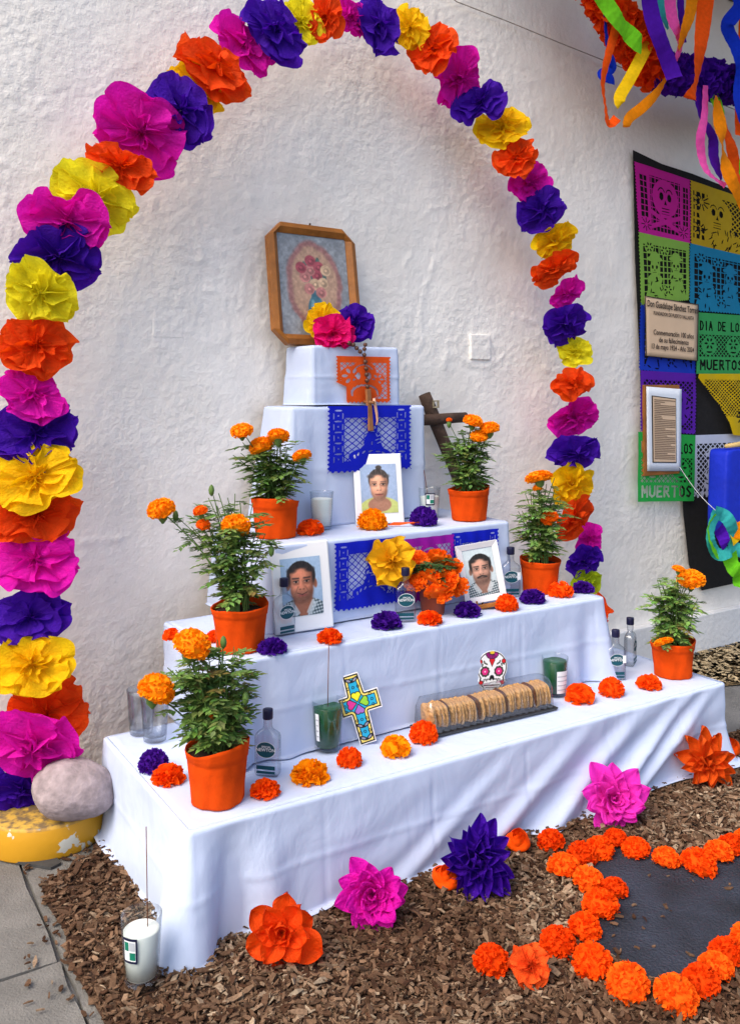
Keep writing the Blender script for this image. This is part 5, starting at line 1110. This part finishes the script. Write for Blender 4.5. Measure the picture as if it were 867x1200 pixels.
# rosary
t = thing('rosary', 'brown wooden bead rosary with crucifix hanging over the top cut paper', 'rosary', on_n(427, 408, 2.83)); o0 = Vector(t.location)
mb = MB(); rows = []
mb.lathe([(.0005, -1), (.5, -.87), (.87, -.5), (1, 0), (.87, .5), (.5, .87), (.0005, 1)], 12); BEAD = mb.mesh('bead'); BM = mat('bead_wood', rgb(84, 52, 36), .45, .2, 60, spec=.5)
line = [(409, 402), (414, 404), (418, 408), (422, 412), (427, 416), (428, 404), (427, 409), (428, 424), (429, 432), (429.5, 439), (430, 446), (430.5, 453)]
for i, (x, y) in enumerate(line): obj('bead', BEAD, BM, t, on_n(x, y, 2.826) - o0, None, .0085 if i > 6 or i < 4 else .008)
mb = MB(); mb.tube([on_n(409, 402, 2.826) - o0, on_n(418, 408, 2.826) - o0, on_n(427, 418, 2.826) - o0, on_n(431, 458, 2.826) - o0], .0012, 5); mb.tube([on_n(428, 402, 2.826) - o0, on_n(427, 418, 2.826) - o0], .0012, 5); mb.build('cord', BM, t)
CW = mat('crucifix_wood', rgb(140, 92, 54), .5, .2, 40); a, b = on_n(431, 456, 2.824) - o0, on_n(434.5, 505, 2.806) - o0
mb = MB(); dv3 = (b - a).normalized(); Mx = Matrix.Translation(a) @ dv3.to_track_quat('Z', 'Y').to_matrix().to_4x4(); Lc = (b - a).length
mb.box((-.010, -.006, 0), (.010, .006, Lc), None, Mx); bevel(mb.build('crucifix', CW, t, False), .0015)
mb = MB(); c3 = a.lerp(b, .32); mb.tube([c3 + Vector((-.008, .022, .002)), c3 + Vector((.008, -.024, 0))], .006, 8); mb.build('crossbar', CW, t)
mb = MB(); f0 = a.lerp(b, .22) + Vector((.016, -.012, 0)); mb.tube([f0, f0 + Vector((.004, -.001, -.02)), f0 + Vector((.012, 0, -.055)), f0 + Vector((.016, 0, -.085)), f0 + Vector((.010, 0, -.10))], [.005, .006, .0055, .004, .003], 8); mb.build('corpus', mat('corpus', rgb(206, 160, 136), .5), t)
# dark timber cross leaning behind the right plant
a, b = on_n(497, 462, 3.05), on_n(548, 604, 2.99); t = thing('wooden_cross', 'dark weathered round timber cross leaning behind the tall draped box', 'cross', Vector((b.x, b.y, H3 + .003))); o0 = Vector(t.location)
b.z = H3 + .02; mb = MB(); ptsx = [a.lerp(b, k / 8) - o0 for k in range(9)]; mb.tube(ptsx, [.026, .0275, .028, .027, .027, .026, .0265, .026, .026], 14); mb.build('upright', DWOOD, t)
c3 = a.lerp(b, .23); mb = MB(); mb.tube([c3 + Vector((-.13, -.01, -.004)) - o0, c3 + Vector((0.0, -.02, 0)) - o0, c3 + Vector((.07, -.02, .004)) - o0, c3 + Vector((.15, -.02, .006)) - o0], [.022, .024, .0225, .022], 14); mb.build('crossbar', DWOOD, t)
c4 = a.lerp(b, .09) - o0; mb = MB(); 
for q in ((-.016, -.012, -.012, .012), (.008, .014, -.012, .012), (-.016, .014, .010, .016), (-.016, .014, -.016, -.010)): mb.box((q[0] + .018, -.034, q[2]), (q[1] + .018, -.027, q[3]), None, Matrix.Translation(c4))
mb.build('metal_bracket', mat('rusty_bracket', rgb(170, 156, 128), .6, .3, 60), t, False)

# ------------------------------------------------------------------ hanging with cut paper, plaque and document
BLK = mat('black_fabric', rgb(26, 25, 26), .95, .2, 30, .3, 300)
TN = WALL_N - .022
def tw(x, y, o_=0.0): p = on_n(x, y, TN - o_); return p
poly = [(741, 176), (775, 192), (810, 204), (867, 226), (960, 258), (960, 668), (867, 682), (822, 692), (806, 662), (800, 600), (796, 520), (752, 508), (748, 400), (744, 300)]
mb = MB(); pp = [tw(x, y) for x, y in poly]; bmv = [(p.x, p.y + .004 * math.sin(i * 2.1), p.z) for i, p in enumerate(pp)]; mb.add(bmv, [tuple(range(len(bmv)))]); t = mb.build('black_cloth', BLK, None, False); tag(t, 'black fabric hung on the wall behind the cut paper panels', 'cloth'); s_ = t.modifiers.new('thick', 'SOLIDIFY'); s_.thickness = .003
def panel(label, cv, c, TL, TR, BR, BL, off, seed, wv=.004):
    """sheet pinned at four measured corners"""
    q = [tw(*p_, off) for p_ in (TL, TR, BR, BL)]
    nx_, ny_ = cv.nx, cv.ny; gx = np.arange(nx_ + 1) / nx_; gy = np.arange(ny_ + 1) / ny_; Ux, Vy = np.meshgrid(gx, gy); c4 = [np.array(p_) for p_ in q]; o_ = c4[0]
    Pt = (c4[3] * (1 - Ux[..., None]) + c4[2] * Ux[..., None]) * (1 - Vy[..., None]) + (c4[0] * (1 - Ux[..., None]) + c4[1] * Ux[..., None]) * Vy[..., None] - o_
    Pt[..., 1] -= wv * (np.sin(Ux * 7 + seed) * (1 - Vy) + .5 * np.sin(Ux * 15 + Vy * 9 + seed)) * .5 + wv * .6
    fq = grid_faces(nx_ + 1, ny_ + 1)[cv.m.ravel()]; used = np.unique(fq); rm = np.full((nx_ + 1) * (ny_ + 1), -1); rm[used] = np.arange(len(used))
    o = obj('papel_picado', np_mesh('cut_paper', Pt.reshape(-1, 3)[used], rm[fq]), PAP[c], None, q[0]); return tag(o, label, 'paper banner', 'cut paper panels on the black cloth')
panel('magenta cut paper panel with a skull and crossbones on the black cloth', cv_magenta(), 'magenta', (742, 189), (808, 211), (808, 287), (747, 274), .010, 1)
panel('mustard yellow cut paper panel with a skull face and lattice', cv_yellow(), 'yellow', (808, 211), (872, 233), (872, 303), (808, 287), .012, 2)
panel('light green cut paper panel with two figures above the printed notice', cv_faces(3), 'lime', (747, 272), (807, 285), (807, 352), (750, 358), .014, 3)
panel('sky blue cut paper panel with two skeleton figures', cv_faces(7), 'sky', (807, 285), (872, 300), (872, 369), (807, 364), .016, 4)
panel('cobalt blue cut paper panel mostly behind the printed notice', cv_faces(9), 'cobalt', (749, 355), (816, 364), (814, 441), (748, 434), .010, 5)
panel('green cut paper panel reading DIA DE LOS MUERTOS on the black cloth', cv_text(1), 'green', (816, 366), (872, 370), (872, 438), (815, 438), .018, 6)
panel('violet cut paper panel behind the pinned document', cv_plain(5), 'violet', (749, 434), (815, 438), (814, 509), (749, 506), .014, 7)
panel('bright green cut paper panel at the foot of the hanging, below the document', cv_text(2), 'bright_green', (747, 506), (814, 510), (812, 587), (746, 588), .018, 8)
panel('white cut paper panel with a zigzag hem beside the blue paper parcel', zig(cv_plain(11, .09)), 'white', (812, 510), (872, 508), (872, 580), (812, 585), .012, 9)
cv = Cv(1.0, 1.0, 130); lattice(cv, .06, .010, cv.rect(.1, .3, .95, .9)); cv.keep(cv.rect(0, .9, 1, 1)); cv.cut(cv.poly([(-.1, -.1), (.62, -.1), (.52, .2), (.34, .5), (.0, .93), (-.1, .95)])); star(cv, .8, .3, .12, 8, .012)
panel('golden yellow cut paper panel curling away from the black cloth', cv, 'gold', (816, 438), (880, 438), (880, 512), (816, 506), .030, 10, .02)
panel('narrow purple cut paper panel beside the mustard yellow one', cv_plain(15), 'violet', (872, 235), (935, 255), (935, 320), (872, 303), .012, 12)
panel('pink cut paper panel beside the green lettered one', cv_plain(17), 'magenta', (872, 371), (935, 373), (935, 440), (872, 438), .012, 13)
# printed notice
def board(name, label, cat, TL, TR, BR, BL, off, thick, m, curl=0.0):
    q = [tw(*p_, off) for p_ in (TL, TR, BR, BL)]; mb = MB(); rows = []; n = 12
    for j in range(n + 1):
        v_ = j / n; l_, r_ = q[3].lerp(q[0], v_), q[2].lerp(q[1], v_); rows.append([l_.lerp(r_, k / n) - q[0] - Vector((0, curl * (math.sin(math.pi * k / n) * .5 + .5 * (1 - k / n) * math.sin(3 * v_)), 0)) for k in range(n + 1)])
    mb.grid(rows); o = mb.build(name, m, None, True, loc=q[0]); s2 = o.modifiers.new('thick', 'SOLIDIFY'); s2.thickness = thick; s2.offset = 0; tag(o, label, cat); return o, q
TAN = mat('tan_card', rgb(214, 184, 152), .7, .04, 10); o, q = board('printed_notice', 'tan printed notice in black lettering pinned over the cut paper', 'notice', (755, 347), (817, 357), (816, 423), (756, 417), .030, .0015, TAN, .004)
wN = (q[1] - q[0]).length; hN = (q[0] - q[3]).length; sl_ = math.atan2(q[1].z - q[0].z, q[1].x - q[0].x)
def put_text(parent, txt, size, u_, v_, q, wmax, lift=.0075, bold=0.0):
    me = text_mesh(txt, size, bold=bold); xs = [v.co.x for v in me.vertices]; k = min(1, wmax / (max(xs) - min(xs)))
    p_ = q[0].lerp(q[1], u_).lerp(q[3].lerp(q[2], u_), v_) - q[0] + Vector((0, -lift, 0)); e = obj('lettering', me, INK, parent, p_, (R(90), -sl_ * (1 - v_ * .3), 0), (k, 1, 1)); return e
put_text(o, 'Don Guadalupe Sánchez Torres', .046, .5, .165, q, wN * .95, bold=.0008); put_text(o, 'FUNDADOR DE PUERTO VALLARTA', .026, .52, .29, q, wN * .76, bold=.0005)
put_text(o, 'Conmemoración 100 años', .036, .52, .62, q, wN * .76, bold=.0006); put_text(o, 'de su fallecimiento', .036, .52, .74, q, wN * .56, bold=.0006); put_text(o, '13 de mayo 1924 - Año 2024', .036, .5, .86, q, wN * .80, bold=.0006)
bd = MB(); 
for (ua, va, ub, vb) in ((0, .0, 1, .0), (0, 1, 1, 1), (0.0, 0, 0.0, 1), (1, 0, 1, 1)):
    f = lambda u_, v_: q[0].lerp(q[1], u_).lerp(q[3].lerp(q[2], u_), v_) - q[0] + Vector((0, -.004, 0)); bd.tube([f(ua, va), f((ua + ub) / 2, (va + vb) / 2), f(ub, vb)], .0022, 4)
bd.build('border', INK, o)
# document on a board
o, q = board('document_board', 'white sheet with a dense tan text block mounted on a wooden board', 'notice', (757, 453), (798, 456), (797, 552), (758, 552), .034, .002, mat('sheet_white', rgb(222, 228, 236), .6, .02))
f = lambda u_, v_, l_: q[0].lerp(q[1], u_).lerp(q[3].lerp(q[2], u_), v_) - q[0] + Vector((0, -l_, 0))
mb = MB(); a, b = f(-.02, -.02, 0), f(.99, 1.03, 0); mb.box((a.x - .006, .004, b.z), (b.x, .020, a.z)); bevel(mb.build('backing_board', WOOD, o, False), .002)
mb = MB(); mb.add([f(.13, .10, .003), f(.83, .12, .003), f(.86, .90, .003), f(.14, .90, .003)], [(0, 3, 2, 1)]); blk = mb.build('text_border', INK, o, False)
mb = MB(); mb.add([f(.155, .113, .0045), f(.81, .131, .0045), f(.835, .888, .0045), f(.165, .888, .0045)], [(0, 3, 2, 1)]); tb = mb.build('text_block', TAN, o, False)
r = random.Random(4); GI = mat('faded_ink', rgb(122, 98, 78), .8, .1)
mb = MB()
for k_ in range(34):
    v_ = .145 + .0212 * k_; u1 = .80 if r.random() > .15 else r.uniform(.35, .7)
    if k_ in (2, 9, 16, 30): u1 = r.uniform(.35, .6)
    mb.add([f(.19, v_, .006), f(u1, v_ + .004, .006), f(u1, v_ + .013, .006), f(.19, v_ + .009, .006)], [(0, 3, 2, 1)])
mb.build('lettering', GI, o, False)

# blue parcel with crepe chain at the right edge
PN = 2.86
a, b = on_n(838, 527, PN), on_n(905, 614, PN); mb = MB(); BW = b.x - a.x; BH = a.z - b.z; rows = []
for z, k in ((0, .0), (.01, -.012), (.3, -.008), (.7, .0), (.93, .004), (.985, .012), (1, .03)):
    row = []
    for j in range(40):
        q_ = 6.2832 * j / 40; c, s_ = math.cos(q_), math.sin(q_); row.append((BW / 2 + (BW / 2 - k - .01) * math.copysign(abs(c) ** .16, c) * (1 + .006 * math.sin(9 * q_ + z * 7)), .06 * math.copysign(abs(s_) ** .25, s_), BH * z))
    rows.append(row)
mb.grid(rows, True); mb.f.append(tuple(reversed(range(40)))); n_ = len(mb.v); mb.f.append(tuple(range(n_ - 40, n_)))
t = mb.build('blue_parcel', mat('blue_paper', rgb(14, 42, 186), .6, .15, 6, .4, 25), None, True, loc=(a.x, PN, b.z)); tag(t, 'upright parcel wrapped in bright blue paper hanging before the white cut paper', 'parcel')
mb = MB(); p0 = on_n(870, 522, PN); mb.tube([on_n(850, 523, PN - .03) - p0, p0 - p0 + Vector((0, -.02, .012)), on_n(890, 520, PN - .03) - p0], [.010, .016, .012], 10); tag(mb.build('cord_knot', mat('straw_cord', rgb(196, 168, 110), .8), None, loc=p0), 'pale cord knot tied on top of the blue parcel', 'cord')
mb = MB(); pa, pb = tw(795, 546, .03), on_n(840, 600, PN - .03); pts = [pa.lerp(pb, k / 8) - pa - Vector((0, 0, .02 * math.sin(math.pi * k / 8))) for k in range(9)]; mb.tube(pts, .0018, 5); tag(mb.build('string', mat('white_string', rgb(200, 204, 206), .8), None, loc=pa), 'thin white string strung from the document to the crepe chain', 'string')

# ------------------------------------------------------------------ crepe streamers and garlands
def catmull(P, n=10):
    out_ = []; P = [P[0]] + P + [P[-1]]
    for i in range(1, len(P) - 2):
        for k in range(n):
            t_ = k / n; a, b, c, d_ = P[i - 1], P[i], P[i + 1], P[i + 2]; out_.append(tuple(.5 * (2 * b[m] + (c[m] - a[m]) * t_ + (2 * a[m] - 5 * b[m] + 4 * c[m] - d_[m]) * t_ ** 2 + (3 * b[m] - a[m] - 3 * c[m] + d_[m]) * t_ ** 3) for m in range(len(b))))
    out_.append(P[-2]); return out_
def ribbon(name, label, m, pts, wpx, n, cat='streamer', group='crepe streamers hanging from the garland', top=True):
    """pts: (x, y, twist degrees); a real crepe strip, about 5 cm wide, that turns as it hangs"""
    q = catmull([tuple(p_) for p_ in pts], 10); mb = MB(); rows = []; o0 = None; k = len(q); view = Vector((SA, CA, 0)); 
    c = [on_n(x, y, n + .01 * math.sin(i * .31)) for i, (x, y, _) in enumerate(q)]; o0 = c[0].copy()
    for i, p_ in enumerate(c):
        tv = (c[min(i + 1, k - 1)] - c[max(i - 1, 0)]).normalized(); sd = tv.cross(view).normalized(); tw_ = R(q[i][2]); wv = sd * math.cos(tw_) + view * math.sin(tw_); wd = wpx * 1.3 * depth(p_) / F / 2
        nn = tv.cross(wv); rows.append([p_ - o0 + wv * wd * s_ + nn * (.004 * math.cos(s_ * 1.5) + .0015 * math.sin(i * 1.7)) for s_ in (-1, -.5, 0, .5, 1)])
    mb.grid(rows); o = mb.build(name, m, None, True, loc=o0); tag(o, label, cat, group); return o
SN = 2.72
def garland(label, m, pts, wpx, n, seed):
    """fringed tissue garland: many ruffled petals along a core"""
    r = random.Random(seed); q = catmull([tuple(p_) for p_ in pts], 12); c = [on_n(x, y, n) for x, y in q]; o0 = c[0].copy(); mb = MB(); cr = [wpx * depth(p_) / F / 2 for p_ in c]
    mb.tube([p_ - o0 for p_ in c], [k * .55 for k in cr], 12)
    for i in range(len(c) - 1):
        tv = (c[i + 1] - c[i]); L_ = tv.length; tv = tv.normalized(); a_ = tv.orthogonal().normalized(); b_ = tv.cross(a_)
        for k in range(int(30 * L_ / .03)):
            g_ = r.uniform(0, 6.28); o_ = (a_ * math.cos(g_) + b_ * math.sin(g_) + tv * r.uniform(-.5, .5)).normalized(); p_ = c[i] - o0 + tv * r.uniform(0, L_) + o_ * cr[i] * .45
            up = o_.orthogonal().normalized(); up.rotate(Matrix.Rotation(r.uniform(0, 6.28), 3, o_)); frill(mb, p_, o_, up, cr[i] * .5 * r.uniform(.8, 1.15), .026, r, 4)
    o = mb.build('tissue_garland', m, None, True, loc=o0); return tag(o, label, 'garland')
garland('fringed orange tissue garland sloping down to the purple one', TIS['orange'], [(690, -30), (722, 20), (748, 58), (768, 84)], 56, 2.80, 1)
garland('fringed purple tissue garland crossing above the cut paper hanging', CREPE['purple'], [(768, 84), (800, 88), (840, 96), (880, 104), (930, 112)], 52, 2.80, 2)
C_ = CREPE
ribbon('streamer', 'lime green crepe streamer with a crinkled end over the orange garland', C_['green'], [(697, -14, 0), (714, 10, 0), (728, 30, 10), (740, 43, -8), (751, 54, 0)], 15, SN - .04)
ribbon('streamer', 'wide purple crepe streamer hanging across the orange garland', C_['purple'], [(758, -16, 10), (764, 20, 0), (776, 55, 0), (790, 92, 0)], 15, SN - .08)
ribbon('streamer', 'yellow crepe streamer hanging beneath the orange garland', C_['yellow'], [(766, 36, 10), (752, 65, 0), (736, 95, 0), (726, 113, 0), (726, 124, 30)], 11, SN)
ribbon('streamer', 'orange crepe streamer with a hooked end by the lime one', C_['orange'], [(722, 30, 20), (713, 62, 30), (706, 95, 50), (709, 125, 60), (713, 146, 40), (723, 138, 20)], 9, SN)
ribbon('streamer', 'blue crepe streamer folding behind the hooked orange one', C_['blue'], [(708, 10, 60), (711, 50, 50), (717, 78, 20), (705, 87, 0), (719, 94, 0)], 9, SN + .06)
ribbon('streamer', 'amber crepe streamer twisting down beneath the yellow one', C_['amber'], [(780, 92, 70), (768, 110, 40), (752, 126, 10), (737, 138, 20), (733, 149, 40)], 10, SN)
ribbon('streamer', 'pink crepe streamer beside the wide purple one', C_['pink'], [(783, -14, 10), (787, 20, 10), (794, 40, 30), (796, 55, 50), (791, 70, 60)], 11, SN - .05)
ribbon('streamer', 'amber crepe streamer hanging beside the pink one', C_['amber'], [(812, -14, 20), (808, 15, 20), (800, 40, 45), (794, 60, 65)], 12, SN - .07)
ribbon('streamer', 'dark plum crepe streamer behind the pink and amber ones', C_['purple'], [(796, -12, 30), (798, 20, 30), (802, 50, 50)], 9, SN + .04)
ribbon('streamer', 'long orange crepe streamer tapering in front of the purple garland', C_['orange'], [(828, -14, 0), (823, 30, 10), (818, 70, 40), (814, 100, 60), (808, 116, 20)], 15, SN - .09)
ribbon('streamer', 'blue crepe streamer folded in a zigzag over the purple garland', C_['blue'], [(862, -14, 0), (866, 8, 10), (852, 30, 0), (862, 55, 10), (868, 80, 20), (866, 112, 10), (872, 140, 10)], 13, SN - .06)
ribbon('streamer', 'pale teal crepe streamer behind the wide purple one', C_['teal'], [(772, -12, 0), (776, 14, 20), (782, 34, 50)], 9, SN + .05)
ribbon('streamer', 'long pink crepe streamer looping below the purple garland', C_['pink'], [(826, 100, 40), (825, 135, 30), (820, 165, 10), (825, 195, 30), (838, 210, 50), (850, 218, 30)], 9, SN)
ribbon('streamer', 'long purple crepe streamer twisting below the garland', C_['purple'], [(816, 104, 20), (821, 135, 40), (834, 160, 10), (836, 185, 10), (845, 210, 50)], 10, SN + .03)
ribbon('streamer', 'long amber crepe streamer twisting over the mustard panel', C_['amber'], [(838, 112, 60), (843, 145, 10), (846, 172, 60), (852, 200, 10), (864, 226, 20), (876, 250, 10)], 13, SN - .03)
ribbon('streamer', 'long orange crepe streamer behind the twisting amber one', C_['orange'], [(842, 118, 60), (850, 150, 50), (858, 180, 10), (862, 205, 40), (872, 230, 20)], 12, SN + .02)
ribbon('streamer', 'green crepe streamer below the purple garland', C_['green'], [(832, 104, 20), (841, 125, 20), (852, 160, 60), (862, 190, 20), (876, 215, 10)], 11, SN + .05)
ribbon('streamer', 'short orange crepe streamer beside the zigzag blue one', C_['orange'], [(872, 20, 0), (868, 70, 20), (867, 120, 0), (866, 160, 20)], 10, SN - .02)
# looped crepe chain beside the parcel
CN = PN - .10
ch = 'crepe loops of the paper chain by the blue parcel'
for c, pts, wd, lb in (('teal', [(840, 598, 20), (832, 622, 30), (834, 640, 20), (842, 650, 10), (856, 646, 40)], 11, 'teal crepe loop of the paper chain'), ('green', [(838, 602, 60), (829, 620, 60), (838, 648, 50), (850, 652, 20)], 9, 'lime green crepe loop of the paper chain'),
                      ('teal', [(836, 600, 0), (850, 606, 0), (858, 622, 20), (852, 640, 50)], 12, 'teal crepe band arching over the paper chain'), ('purple', [(841, 618, 10), (847, 630, 10), (850, 640, 30)], 12, 'purple crepe strip inside the paper chain'),
                      ('amber', [(852, 612, 0), (862, 622, 10), (872, 618, 20)], 14, 'amber crepe strip of the paper chain'), ('yellow', [(856, 632, 10), (866, 622, 10), (876, 616, 0)], 12, 'yellow crepe strip of the paper chain'),
                      ('green', [(854, 650, 0), (858, 664, 20), (866, 672, 0), (868, 690, 10)], 15, 'lime green crepe tail of the paper chain'), ('teal', [(852, 640, 30), (864, 644, 0), (878, 650, 0)], 12, 'teal crepe tail of the paper chain')):
    ribbon('crepe_loop', lb, CREPE[c], pts, wd, CN, 'paper chain', ch)
